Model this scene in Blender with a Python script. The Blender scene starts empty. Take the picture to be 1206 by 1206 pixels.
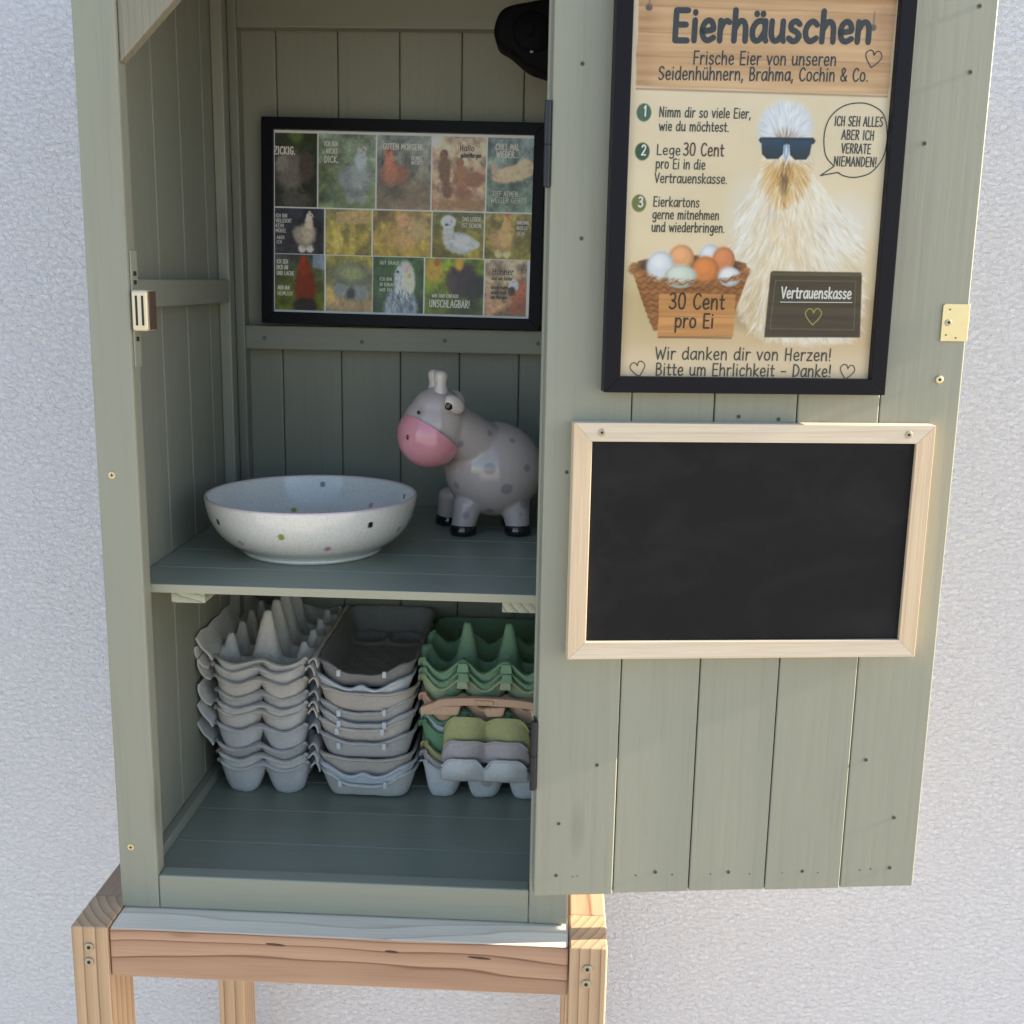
import bpy, bmesh, math, random
import numpy as np
from mathutils import Vector, Matrix
random.seed(7); rng = np.random.default_rng(5)
S = bpy.context.scene; C = S.collection; R = math.radians

# ------------------------------------------------------------------ camera
cam = bpy.data.objects.new('camera', bpy.data.cameras.new('camera')); C.objects.link(cam); S.camera = cam
_r = Vector((0.9988067, 0.04549913, 0.01774831)); _u = Vector((-0.026519, 0.20009991, 0.97941654)); _w = Vector((-0.04101116, 0.97871848, -0.20106772))
M = Matrix.Identity(4)
for i in range(3):
    M[i][0] = _r[i]; M[i][1] = _u[i]; M[i][2] = -_w[i]
M.translation = Vector((0.3887, -0.9186, 0.5662)); cam.matrix_world = M
cam.data.sensor_width = 36; cam.data.lens = 1326.4 / 1206 * 36; cam.data.clip_start = .01; cam.data.clip_end = 2000

# ------------------------------------------------------------------ light
SUN_AZ, SUN_EL = 6.2, 21.0          # degrees from +x towards the wall, elevation
W = bpy.data.worlds.new('World'); S.world = W; W.use_nodes = True
nt = W.node_tree; sky = nt.nodes.new('ShaderNodeTexSky'); sky.sky_type = 'NISHITA'; sky.sun_disc = False
sky.sun_elevation = R(SUN_EL); sky.sun_rotation = R(90 - SUN_AZ); sky.air_density = 1.0; sky.dust_density = 0.9
nt.links.new(sky.outputs[0], nt.nodes['Background'].inputs[0]); nt.nodes['Background'].inputs[1].default_value = .10
sun = bpy.data.objects.new('sun', bpy.data.lights.new('sun', 'SUN')); C.objects.link(sun)
sun.data.energy = 5.0; sun.data.angle = R(.5); sun.data.color = (1, .86, .66)
_d = Vector((math.cos(R(SUN_AZ)) * math.cos(R(SUN_EL)), math.sin(R(SUN_AZ)) * math.cos(R(SUN_EL)), math.sin(R(SUN_EL))))
sun.rotation_euler = _d.to_track_quat('Z', 'Y').to_euler()
S.view_settings.view_transform = 'Standard'; S.view_settings.look = 'None'; S.view_settings.gamma = 1
S.view_settings.use_curve_mapping = False; S.view_settings.exposure = 1.85
S.cycles.max_bounces = 10; S.cycles.diffuse_bounces = 6; S.cycles.use_denoising = True

# ------------------------------------------------------------------ helpers: materials
def lin(c):
    return tuple(((v / 255) / 12.92 if v <= 10.3 else (((v / 255) + .055) / 1.055) ** 2.4) for v in c)
class NT:
    def __init__(s, name):
        s.m = bpy.data.materials.new(name); s.m.use_nodes = True; s.t = s.m.node_tree
        s.b = s.t.nodes['Principled BSDF']; s.out = s.t.nodes['Material Output']
    def n(s, kind, **kw):
        x = s.t.nodes.new('ShaderNode' + kind)
        for k, v in kw.items(): setattr(x, k, v)
        return x
    def l(s, a, b): s.t.links.new(a, b)
    def coord(s, scale=(1, 1, 1), loc=(0, 0, 0)):
        tc = s.n('TexCoord'); mp = s.n('Mapping'); mp.inputs['Scale'].default_value = scale; mp.inputs['Location'].default_value = loc
        s.l(tc.outputs['Object'], mp.inputs['Vector']); return mp.outputs[0]
    def noise(s, vec, scale, detail=4, rough=.55, dist=0):
        x = s.n('TexNoise'); x.inputs['Scale'].default_value = scale; x.inputs['Detail'].default_value = detail
        x.inputs['Roughness'].default_value = rough; x.inputs['Distortion'].default_value = dist; s.l(vec, x.inputs['Vector']); return x.outputs['Fac']
    def ramp(s, fac, stops):
        x = s.n('ValToRGB'); e = x.color_ramp.elements
        while len(e) < len(stops): e.new(.5)
        for k, (p, c) in enumerate(stops): e[k].position = p; e[k].color = tuple(c) + (1,)
        s.l(fac, x.inputs[0]); return x.outputs[0]
    def mix(s, fac, a, b, mode='MIX'):
        x = s.n('Mix', data_type='RGBA', blend_type=mode)
        for sock, v in ((x.inputs[0], fac), (x.inputs[6], a), (x.inputs[7], b)):
            if isinstance(v, (int, float)): sock.default_value = v
            elif isinstance(v, tuple): sock.default_value = v + (1,) if len(v) == 3 else v
            else: s.l(v, sock)
        return x.outputs[2]
    def bump(s, fac, strength, dist, prev=None):
        x = s.n('Bump'); x.inputs['Strength'].default_value = strength; x.inputs['Distance'].default_value = dist
        s.l(fac, x.inputs['Height'])
        if prev is not None: s.l(prev, x.inputs['Normal'])
        s.l(x.outputs[0], s.b.inputs['Normal']); return x.outputs[0]
    def base(s, c):
        if isinstance(c, tuple): s.b.inputs['Base Color'].default_value = c + (1,)
        else: s.l(c, s.b.inputs['Base Color'])
        return s
    def set(s, rough=None, metal=None, spec=None, coat=None):
        if rough is not None: s.b.inputs['Roughness'].default_value = rough
        if metal is not None: s.b.inputs['Metallic'].default_value = metal
        if spec is not None: s.b.inputs['Specular IOR Level'].default_value = spec
        if coat is not None: s.b.inputs['Coat Weight'].default_value = coat; s.b.inputs['Coat Roughness'].default_value = .04
        return s
AX = {'X': 0, 'Y': 1, 'Z': 2}
def stretch(axis, along, across):
    v = [across] * 3; v[AX[axis]] = along; return tuple(v)

def plain(name, c, rough=.5, metal=0, coat=None, spec=None):
    t = NT(name); n = t.noise(t.coord(), 90, 3)
    t.base(t.mix(n, tuple(v * .9 for v in c), tuple(min(1, v * 1.08) for v in c))); t.set(rough, metal, spec, coat); return t.m

SAGE = lin((145, 146, 132))
def painted(name, axis, c=SAGE, rough=.5, seed=0):
    t = NT(name)
    g = t.noise(t.coord(stretch(axis, 3, 90), (seed, seed, seed)), 2.2, 6, .6)
    big = t.noise(t.coord(stretch(axis, 1.2, 5), (seed + 4, 1, 2)), 2.0, 3)
    col = t.mix(big, tuple(v * .86 for v in c), tuple(v * 1.12 for v in c))
    streak = t.ramp(g, [(.32, (.80, .80, .78)), (.5, (1, 1, 1)), (.7, (1.0, 1.0, .98))])
    col = t.mix(.32, col, streak, 'MULTIPLY')
    kv = t.n('TexVoronoi'); kv.inputs['Scale'].default_value = 1; t.l(t.coord(stretch(axis, 3.1, 11), (seed * 3, .3, .7)), kv.inputs['Vector'])
    kn = t.ramp(kv.outputs['Distance'], [(0, (.6, .62, .58)), (.05, (.8, .8, .8)), (.11, (1, 1, 1))])
    col = t.mix(.75, col, kn, 'MULTIPLY')
    wear = t.noise(t.coord(stretch(axis, 14, 70), (seed * 2, 9, 4)), 1, 6, .7)
    col = t.mix(.5, col, t.ramp(wear, [(.27, (.84, .84, .82)), (.38, (1, 1, 1)), (.66, (1, 1, 1)), (.74, (1.12, 1.12, 1.08))]), 'MULTIPLY')
    t.base(col); t.set(rough, spec=.45)
    t.bump(g, .22, .0004); return t.m
def wood(name, axis, c_light, c_dark, loc=(0, 0, 0), rings=55, dist=.02, rough=.6, seed=0., contrast=1., knots=False):
    t = NT(name)
    co = t.coord(stretch(axis, .12, 1), loc)
    nz = t.n('TexNoise'); nz.inputs['Scale'].default_value = 13; nz.inputs['Detail'].default_value = 3; nz.inputs['Roughness'].default_value = .5
    mp2 = t.n('Vector' + 'Math', operation='ADD'); mp2.inputs[1].default_value = (seed, seed * 1.7, seed * .6); t.l(co, mp2.inputs[0]); t.l(mp2.outputs[0], nz.inputs['Vector'])
    sub = t.n('VectorMath', operation='SUBTRACT'); sub.inputs[1].default_value = (.5, .5, .5); t.l(nz.outputs['Color'], sub.inputs[0])
    sc = t.n('VectorMath', operation='SCALE'); sc.inputs['Scale'].default_value = dist; t.l(sub.outputs[0], sc.inputs[0])
    ad = t.n('VectorMath', operation='ADD'); t.l(co, ad.inputs[0]); t.l(sc.outputs[0], ad.inputs[1])
    wv = t.n('TexWave', wave_type='RINGS', wave_profile='SAW'); wv.rings_direction = axis
    wv.inputs['Scale'].default_value = rings; wv.inputs['Distortion'].default_value = 0; t.l(ad.outputs[0], wv.inputs['Vector'])
    mid = tuple(a * .6 + b * .4 for a, b in zip(c_light, c_dark))
    col = t.ramp(wv.outputs['Fac'], [(0, c_light), (.45, tuple(a * .85 + b * .15 for a, b in zip(c_light, c_dark))), (.82, mid), (.93, c_dark), (1, c_light)])
    col = t.mix(contrast, c_light, col)
    fib = t.noise(t.coord(stretch(axis, 6, 260), (seed, 0, 0)), 2.5, 4)
    col = t.mix(.5, col, t.ramp(fib, [(.3, (.78, .76, .74)), (.6, (1, 1, 1))]), 'MULTIPLY')
    if knots:
        kv = t.n('TexVoronoi'); kv.inputs['Scale'].default_value = 1; t.l(t.coord(stretch(axis, 5, 26), (seed, .31, .27)), kv.inputs['Vector'])
        col = t.mix(.8, col, t.ramp(kv.outputs['Distance'], [(0, (.12, .07, .04)), (.06, (.35, .22, .14)), (.12, (1, 1, 1))]), 'MULTIPLY')
    t.base(col); t.set(rough, spec=.35); t.bump(fib, .25, .0005); return t.m

# ------------------------------------------------------------------ helpers: meshes and objects
def newbm(): return bmesh.new()
def merge(bm, other, mat=None, mi=None):
    if mi is not None:
        for f in other.faces: f.material_index = mi
    me = bpy.data.meshes.new('tmp')
    if mat is not None: other.transform(mat)
    other.to_mesh(me); other.free(); bm.from_mesh(me); bpy.data.meshes.remove(me)
def box(bm, x0, x1, y0, y1, z0, z1, bev=.0012, seg=2, mat=None, mi=None):
    b = bmesh.new(); bmesh.ops.create_cube(b, size=1)
    for v in b.verts: v.co = Vector(((x0 + x1) / 2 + v.co.x * (x1 - x0), (y0 + y1) / 2 + v.co.y * (y1 - y0), (z0 + z1) / 2 + v.co.z * (z1 - z0)))
    if bev: bmesh.ops.bevel(b, geom=list(b.edges), offset=bev, segments=seg, affect='EDGES', profile=.5)
    merge(bm, b, mat, mi); return bm
def prism(bm, pts, y0, y1, bev=.001, mat=None, mi=None):      # polygon in x,z pushed from y0 to y1
    b = bmesh.new(); f = b.faces.new([b.verts.new((x, y0, z)) for x, z in pts])
    r = bmesh.ops.extrude_face_region(b, geom=[f])
    for v in [g for g in r['geom'] if isinstance(g, bmesh.types.BMVert)]: v.co.y = y1
    bmesh.ops.recalc_face_normals(b, faces=list(b.faces))
    if bev: bmesh.ops.bevel(b, geom=list(b.edges), offset=bev, segments=2, affect='EDGES', profile=.5)
    merge(bm, b, mat, mi); return bm
def cyl(bm, c, rad, y0, y1, seg=20, bev=0, mat=None):          # cylinder along y
    pts = [(c[0] + rad * math.cos(2 * math.pi * k / seg), c[1] + rad * math.sin(2 * math.pi * k / seg)) for k in range(seg)]
    return prism(bm, pts, y0, y1, bev, mat)
def lathe(bm, prof, seg=96, c=(0, 0, 0)):
    rings = []
    for r, z in prof:
        rings.append([bm.verts.new((c[0] + r * math.cos(2 * math.pi * k / seg), c[1] + r * math.sin(2 * math.pi * k / seg), c[2] + z)) for k in range(seg)])
    for a, b in zip(rings, rings[1:]):
        for k in range(seg): bm.faces.new((a[k], a[(k + 1) % seg], b[(k + 1) % seg], b[k]))
    return bm
def ell(bm, c, r, rot=None, u=32, v=20):
    b = bmesh.new(); bmesh.ops.create_uvsphere(b, u_segments=u, v_segments=v, radius=1)
    m = Matrix.Translation(Vector(c)) @ (rot if rot is not None else Matrix.Identity(4)) @ Matrix.Diagonal((r[0], r[1], r[2], 1))
    merge(bm, b, m); return bm
def obj(name, bm, mats, parent=None, smooth=False):
    me = bpy.data.meshes.new(name); bm.to_mesh(me); bm.free()
    for m in (mats if isinstance(mats, (list, tuple)) else [mats]): me.materials.append(m)
    if smooth: me.polygons.foreach_set('use_smooth', [True] * len(me.polygons))
    o = bpy.data.objects.new(name, me); C.objects.link(o)
    if parent: o.parent = parent
    return o
def auto_smooth(o, ang=40):
    me = o.data; me.polygons.foreach_set('use_smooth', [True] * len(me.polygons))
    me.set_sharp_from_angle(angle=R(ang)); return o
def thing(name, label, cat, loc=(0, 0, 0), rotz=0, group=None):
    o = bpy.data.objects.new(name, None); C.objects.link(o); o.empty_display_size = .05
    o.location = loc; o.rotation_euler = (0, 0, rotz); tag(o, label, cat, group); return o
def tag(o, label, cat, group=None):
    o['label'] = label; o['category'] = cat
    if group: o['group'] = group
    return o
def tree_copy(o, parent=None):
    c = o.copy(); C.objects.link(c)
    if parent: c.parent = parent
    for ch in list(o.children): tree_copy(ch, c)
    return c

# door frame of reference: x along the door, y away from the viewer, z up
DELTA = .1213; HX, HY, HZ, DS = .3759, -.0301, .0170, .97      # hinge line in front of the stile, door drawn at 0.97 of its nominal size
NV = Vector((math.sin(DELTA), -math.cos(DELTA), 0))
def door_pt(u, off=0): return (HX + DS * (u * math.cos(DELTA) + NV.x * off), HY + DS * (u * math.sin(DELTA) + NV.y * off))

# ------------------------------------------------------------------ materials
M_sv = [painted('sage paint upright %d' % k, 'Z', seed=k * 1.7) for k in range(2)]
M_sx = painted('sage paint level', 'X', rough=.42, seed=5)
M_sy = painted('sage paint deep', 'Y', seed=8)
M_floor = painted('sage paint boards', 'X', lin((141, 146, 132)), .36, seed=3)
M_end = wood('thinly painted end grain', 'Y', lin((176, 178, 158)), lin((110, 112, 96)), (.02, 0, .05), 45, .02, seed=2)
M_raw = wood('thinly painted brace wood', 'Z', lin((138, 135, 121)), lin((112, 110, 97)), (.3, .1, 0), 60, .03, seed=4, contrast=.5)
LW, DW = lin((186, 150, 124)), lin((118, 82, 62))
M_beam = wood('larch beam', 'X', LW, DW, (0, .05, -.085), 17, .11, seed=1.3, knots=True)
M_post = wood('larch post', 'Z', lin((196, 166, 134)), lin((140, 106, 80)), (.055, .06, 0), 40, .012, seed=2.1)
M_side = wood('larch side rail', 'Y', lin((186, 154, 130)), lin((132, 100, 80)), (.03, 0, .05), 34, .02, seed=3.7)
M_fh = wood('pale frame wood level', 'X', lin((214, 200, 180)), lin((196, 176, 150)), (0, .1, .12), 30, .02, .5, seed=.4, contrast=.6)
M_fv = wood('pale frame wood upright', 'Z', lin((212, 190, 162)), lin((190, 164, 134)), (.12, .1, 0), 30, .02, .5, seed=.9, contrast=.6)
M_black = plain('black lacquer', (.0075, .0075, .0115), .42, spec=.14)
M_plastic = plain('black plastic', (.005, .005, .006), .62, spec=.06)
M_brass = plain('pale brass', lin((214, 200, 160)), .34, .85)
M_steel = plain('steel screw', lin((170, 165, 150)), .38, .9)
M_dark = plain('dark recess', (.02, .02, .018), .8)
M_hinge = plain('black hinge', (.018, .019, .026), .4, .3)
M_screwp = plain('painted over screw', lin((104, 108, 92)), .6)
M_strip = plain('grey painted strip', lin((150, 152, 138)), .5)
def wall_mat():
    t = NT('rough render'); co = t.coord()
    a = t.noise(t.coord((135, 135, 190)), 1, 5, .66, .6); b = t.noise(co, 330, 3, .6); big = t.noise(co, 1.6, 3)
    v = t.n('TexVoronoi', feature='SMOOTH_F1'); v.inputs['Scale'].default_value = 120; t.l(co, v.inputs['Vector'])
    t.base(t.mix(big, lin((225, 226, 234)), lin((234, 234, 240)))); t.set(.92, spec=.2)
    p = t.bump(a, .9, .0076); p = t.bump(v.outputs['Distance'], .35, .003, p); t.bump(b, .35, .0015, p); return t.m
def slate_mat():
    t = NT('chalkboard slate'); co = t.coord()
    n = t.noise(t.coord((9, 9, 14)), 1.4, 5, .6, .8)
    t.base(t.mix(t.ramp(n, [(.48, (0, 0, 0)), (.76, (1, 1, 1))]), (.0085, .0082, .0098), (.0170, .0166, .0180))); t.set(.65, spec=.2); t.bump(t.noise(co, 900, 2), .1, .0003); return t.m
def pulp(name, c, c2=None):
    t = NT(name); co = t.coord()
    n = t.noise(co, 40, 5, .65); f = t.noise(co, 300, 5, .75)
    c2 = c2 or tuple(v * .84 for v in c)
    col = t.mix(n, c2, tuple(min(1, v * 1.08) for v in c)); col = t.mix(.35, col, t.ramp(f, [(.35, (.72, .72, .72)), (.55, (1, 1, 1))]), 'MULTIPLY')
    t.base(col); t.set(.92, spec=.12); t.bump(f, .7, .0012); return t.m
M_wall = wall_mat(); M_slate = slate_mat()
def attr_mat(name, rough=.5, coat=None, spec=.4, speck=0):
    t = NT(name); a = t.n('VertexColor'); a.layer_name = 'Col'; col = a.outputs[0]
    if speck:
        n = t.noise(t.coord(), 420, 3, .7); col = t.mix(speck, col, t.ramp(n, [(.36, (.45, .46, .5)), (.52, (1, 1, 1))]), 'MULTIPLY')
    t.base(col); t.set(rough, spec=spec, coat=coat); return t.m
def glass_mat():
    t = NT('picture glass'); tr = t.n('BsdfTransparent'); gl = t.n('BsdfGlossy'); gl.inputs['Roughness'].default_value = .03
    fr = t.n('Fresnel'); fr.inputs[0].default_value = 1.24; mx = t.n('MixShader'); t.l(fr.outputs[0], mx.inputs[0]); t.l(tr.outputs[0], mx.inputs[1]); t.l(gl.outputs[0], mx.inputs[2])
    t.l(mx.outputs[0], t.out.inputs['Surface']); return t.m
M_glass = glass_mat(); M_print = attr_mat('printed paper', .55)

# ------------------------------------------------------------------ the setting
g = newbm(); bmesh.ops.create_grid(g, x_segments=1, y_segments=1, size=60)
gt = NT('pale concrete paving'); gt.base(gt.mix(gt.noise(gt.coord(), 3, 6), lin((160, 152, 141)), lin((184, 176, 163)))); gt.set(.9)
ground = obj('ground', g, gt.m); ground.location = (0, 0, -.80); ground['kind'] = 'structure'
b = newbm(); box(b, -4.5, 1.5, .45, .75, -.80, 2.6, .01)
tag(obj('house_wall', b, M_wall), 'white house wall in rough plaster behind the green cabinet', 'wall')

# ------------------------------------------------------------------ stand
st = thing('wooden_stand', 'larch wood stand with bolted front beam, carrying the green cabinet', 'stand', (.204, .2, -.80))
def stp(name, bm, mat, par=None):
    bm.transform(Matrix.Translation((-.204, -.2, .80)) if par is None else Matrix.Identity(4)); return obj(name, bm, mat, par or st)
for x0, x1, y0, y1 in ((-.0325, .0005, -.035, .017), (.4085, .4415, -.036, .017), (-.0325, .0005, .362, .412), (.4085, .4415, .362, .412)):
    b = newbm(); box(b, x0, x1, y0, y1, -.80, .0005, .0014); o = stp('leg', b, M_post)
    if y0 < 0:
        xc = (x0 + x1) / 2
        for zz, dx in ((-.019, -.0005), (-.0335, -.0012)):
            b = newbm(); cyl(b, (xc + dx, zz), .0042, y0 - .0016, y0 + .001, 18, .0006)
            b.transform(Matrix.Translation((-.204, -.2, .80))); q = obj('screw', b, M_steel, o)
            b = newbm(); cyl(b, (xc + dx, zz), .0017, y0 - .0019, y0 - .001, 6); b.transform(Matrix.Translation((-.204, -.2, .80))); obj('recess', b, M_dark, o)
b = newbm(); box(b, .0012, .4078, -.033, .014, -.0485, -.0012, .0016)
M_wth_sheen = wood('weathered sky-sheen larch top', 'X', lin((236, 226, 208)), lin((202, 188, 168)), (0, .03, .05), 60, .03, seed=6)  # beam top: sky sheen put into the pale colour, besides weathering
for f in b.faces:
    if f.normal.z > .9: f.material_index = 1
bmo = stp('front_beam', b, [M_beam, M_wth_sheen]); M_knot = plain('dark wood crack', lin((84, 58, 44)), .8)
for x_, z_, l_ in ((.150, -.0105, .0090), (.253, -.0125, .0062), (.330, -.0150, .0105)):
    b = newbm(); ell(b, (x_ - .204, -.0331 - .2, z_ + .80), (l_, .0006, .0011), Matrix.Rotation(R(4), 4, 'Y'), 20, 10); obj('crack', b, M_knot, bmo, True)
b = newbm(); box(b, .0012, .4078, .366, .41, -.0485, -.0012, .0016); stp('rear_beam', b, M_beam)
for x0, x1 in ((-.0325, .0), (.409, .4415)):
    b = newbm(); box(b, x0, x1, .0178, .3612, -.0485, .0, .0016); stp('side_rail', b, M_side)

# ------------------------------------------------------------------ cabinet
CW, CD, ZT = .4066, .415, .95
cab = thing('egg_cabinet', 'sage green wooden cabinet on the stand with its door swung wide open', 'cabinet')
def boards(bm, axis, a0, a1, pitch, lo, hi, t0, t1, first=None, bev=.0016, gap=.0006):
    """row of boards; axis = direction in which they follow each other"""
    p = a0; nxt = first if first else a0 + pitch
    while p < a1 - 1e-4:
        q = min(nxt, a1); e0, e1 = p + gap / 2, q - gap / 2
        if axis == 'x': box(bm, e0, e1, t0, t1, lo, hi, bev)                       # upright boards in a plane of constant y
        elif axis == 'y': box(bm, t0, t1, e0, e1, lo, hi, bev)                     # upright boards in a plane of constant x
        else: box(bm, lo, hi, e0, e1, t0, t1, bev)                                 # lying boards
        p = q; nxt = q + pitch
SILL = .0325
b = newbm(); boards(b, 'x', .0005, CW - .0005, .0695, .0015, ZT - .03, .4005, .414, first=.0605); box(b, .002, CW - .002, .4145, .4165, .003, ZT - .03, 0); obj('back_panel', b, M_sv[1], cab)  # the thin box is an added backing that blocks light between boards
for nm, t0, t1 in (('side_panel', .0005, .0115), ('side_panel', CW - .0115, CW - .0005)):
    b = newbm(); boards(b, 'y', .0185, .400, .0735, .0015, ZT - .04, t0, t1, first=.066)
    xo = t0 - .0012 if t0 < .1 else t1; 
    s = obj(nm, b, M_sv[0], cab)
for x0, x1 in ((.0, .035), (.3716, CW)):
    b = newbm(); box(b, x0, x1, 0, .018, 0, ZT - .04, .0018); o = obj('stile', b, M_sv[1], cab)
    if x0 == 0:
        for (xx, zz, mm) in ((.0128, .4000, M_brass), (.0115, .0595, M_brass), (.0050, .7850, M_steel)):
            b = newbm(); cyl(b, (xx, zz), .0031, -.0007, .001, 18, .0004); q = obj('screw', b, mm, o)
            b = newbm(); box(b, xx - .0015, xx + .0015, -.001, -.0005, zz - .0003, zz + .0003, 0); box(b, xx - .0003, xx + .0003, -.0011, -.0006, zz - .0015, zz + .0015, 0); obj('recess', b, M_dark, o)
b = newbm(); box(b, .0353, .3713, .0003, .0172, .0003, SILL, .0016); obj('bottom_rail', b, M_sx, cab)
b = newbm(); boards(b, 'z', .018, .3995, .0695, .0122, CW - .0122, .008, .0205, first=.0885, bev=.0012, gap=.001); obj('floor', b, M_floor, cab)
for x0, x1 in ((.0118, .0215), (CW - .0215, CW - .0118)):
    b = newbm(); box(b, x0, x1, .0186, .38, .0208, .0325, .001); obj('floor_trim', b, M_sy, cab)
b = newbm(); boards(b, 'z', .020, .3995, .0695, .0126, CW - .0126, .2935, .3005, first=.081, bev=.0009, gap=.0009); obj('shelf', b, M_floor, cab)
b = newbm(); box(b, .0126, CW - .0126, .0188, .0202, .2932, .3008, .0005); obj('shelf_edge', b, painted('sage shelf edge', 'X', lin((158, 156, 138)), .5, 4), cab)
for x0, x1 in ((.0493, .0795), (.342, .372)):
    b = newbm(); box(b, x0, x1, .0255, .396, .2825, .2931, .0008); obj('shelf_batten', b, M_end, cab)
b = newbm(); box(b, .0225, CW - .0225, .3805, .4000, .4835, .5108, .0014); o = obj('cross_rail', b, M_sx, cab)
for xx, zz in ((.158, .4945), (.2535, .4975), (.3605, .4965), (.045, .4965)):
    q = newbm(); cyl(q, (xx, zz), .0024, .3798, .381, 14, .0003); obj('screw', q, M_screwp, o)
b = newbm(); box(b, .0225, CW - .0225, .3805, .400, .833, .880, .0014); obj('top_rail', b, M_sx, cab)
for s in (0, 1):
    f = (lambda x0, x1: (x0, x1)) if not s else (lambda x0, x1: (CW - x1, CW - x0))
    x0, x1 = f(.0119, .0245); b = newbm(); box(b, x0, x1, .318, .336, .0212, ZT - .05, .0014); obj('corner_batten', b, M_sv[1], cab)
    x0, x1 = f(.0119, .0225); b = newbm(); box(b, x0, x1, .3795, .4000, .3008, ZT - .05, .0014); obj('corner_batten', b, M_sv[1], cab)
    x0, x1 = f(.0119, .0245); b = newbm(); box(b, x0, x1, .0186, .3175, .5375, .5620, .0014); obj('side_rail', b, M_sy, cab)
    b = newbm(); pts = [(.0352, .728), (.0352, .862), (.2033, .905), (.2033, .8935)] if False else [(.0352, .7285), (.0352, ZT - .05), (.2030, ZT - .05), (.2030, .9)]
    if not s: prism(b, pts, .0035, .0165, .0014); obj('brace', b, M_raw, cab)
b = newbm(); box(b, -.03, CW + .03, -.045, .44, ZT - .04, ZT - .02, .002); obj('roof', b, M_sx, cab)
# magnetic catch on the left stile
b = newbm(); box(b, .0352, .0366, .0035, .0172, .4905, .5850, .0004); obj('catch_plate', b, M_strip, cab)
ct = newbm(); box(ct, .0369, .0500, -.0015, .0185, .5205, .5535, .0022, 3); ct = obj('magnetic_catch', ct, plain('cream catch', lin((214, 204, 176)), .35, .25), cab)
b = newbm(); box(b, .0402, .0420, -.0019, -.0010, .525, .549, .0002); box(b, .0453, .0471, -.0019, -.0010, .525, .549, .0002); obj('slot', b, M_dark, ct)
b = newbm(); box(b, .0502, .0510, .002, .0170, .5215, .5525, .0003); obj('catch_cover', b, plain('brown plastic', lin((84, 66, 58)), .5), ct)
for zz in (.5595, .5135, .5665): b = newbm(); box(b, .0366, .0377, .007, .0115, zz - .0018, zz + .0018, .0003); obj('screw', b, M_dark, ct)

# door: boards seen from the inside
dr = newbm()
edges = [0, .0716, .1406, .2104, .2806, .3498]
for k in range(5):
    box(dr, edges[k] + .00045, edges[k + 1] - .00045, (.0, .0006, .0002, .0, .0004)[k], .016, .0286 + (.0, .0006, .001, .0004, .0008)[k], .905, .0011)
door = obj('door', dr, M_sv[1], cab); door.location = (HX, HY, HZ); door.rotation_euler = (0, 0, DELTA); door.scale = (DS, DS, DS)
for z0 in (.10, .46, .78): b = newbm(); box(b, .075, .338, .0163, .032, z0, z0 + .06, .0015); obj('outer_batten', b, M_sx, door)
b = newbm(); box(b, .045, .3498, .0162, .0175, .03, .90, 0); obj('door_light_stop', b, M_sv[0], door)  # added sheet, hidden behind the boards, stops light coming through the gaps
for z0, z1, px in ((.6388, .7032, 0), (.1309, .1939, 0)):
    b = newbm(); lathe(b, [(0, z0), (.0029, z0), (.0029, z0 + .031), (.0024, z0 + .0313), (.0024, z0 + .0317), (.0029, z0 + .032), (.0029, z1), (0, z1)], 20, (-.0026, .0005, 0)); box(b, -.0020, -.0004, .0006, .014, z0, z1, .0003); auto_smooth(obj('hinge', b, M_hinge, door))
lp = newbm(); prism(lp, [(.3266, .5236), (.3496, .5236), (.3496, .5540), (.3280, .5540), (.3266, .5526)], -.0013, -.0001, .0004); lp = obj('strike_plate', lp, M_brass, door)
b = newbm(); cyl(b, (.3318, .5388), .0028, -.0019, -.0012, 18, .0003); obj('screw', b, M_steel, lp)
b = newbm(); cyl(b, (.3322, .5390), .0012, -.0022, -.0016, 6)
for p in ((.3325, .5495), (.331, .5287), (.3395, .5265)): cyl(b, p, .0007, -.0016, -.0009, 8)
obj('recess', b, M_dark, lp)
for (u, z) in ((.0228, .7306), (.3314, .7339), (.2992, .6792), (.3339, .7828), (.1613, .4596), (.1951, .4576), (.0532, .153), (.021, .0983), (.020, .0484), (.1096, .0494), (.1763, .0478), (.2445, .0469), (.2949, .1539), (.3256, .0977), (.326, .0483), (.0195, .4123), (.026, .60)):
    b = newbm(); cyl(b, (u, z), .0019, -.0001, .001, 14); s_ = obj('screw', b, M_screwp, door)
    b = newbm(); a = random.uniform(0, 1.5); rt = Matrix.Translation((u, 0, z)) @ Matrix.Rotation(a, 4, 'Y')
    box(b, -.0012, .0012, -.0003, .0002, -.00032, .00032, 0, mat=rt); box(b, -.00032, .00032, -.00034, .0002, -.0012, .0012, 0, mat=rt); obj('recess', b, M_dark, door)
b = newbm(); cyl(b, (.3293, .492), .0034, -.0016, .0, 20, .0008); s_ = obj('screw', b, M_brass, door)
b = newbm(); cyl(b, (.3293, .492), .0012, -.0021, -.0012, 6); obj('recess', b, M_dark, door)
b = newbm()
for (u, z) in ((.035, .0470), (.039, .0472), (.092, .0465), (.125, .0463), (.160, .0462), (.196, .0455), (.226, .0458), (.259, .0452), (.298, .0465), (.308, .0475)): cyl(b, (u, z), .0006, -.0001, .0006, 8)
obj('nail_hole', b, M_dark, door)['kind'] = 'stuff'

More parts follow.
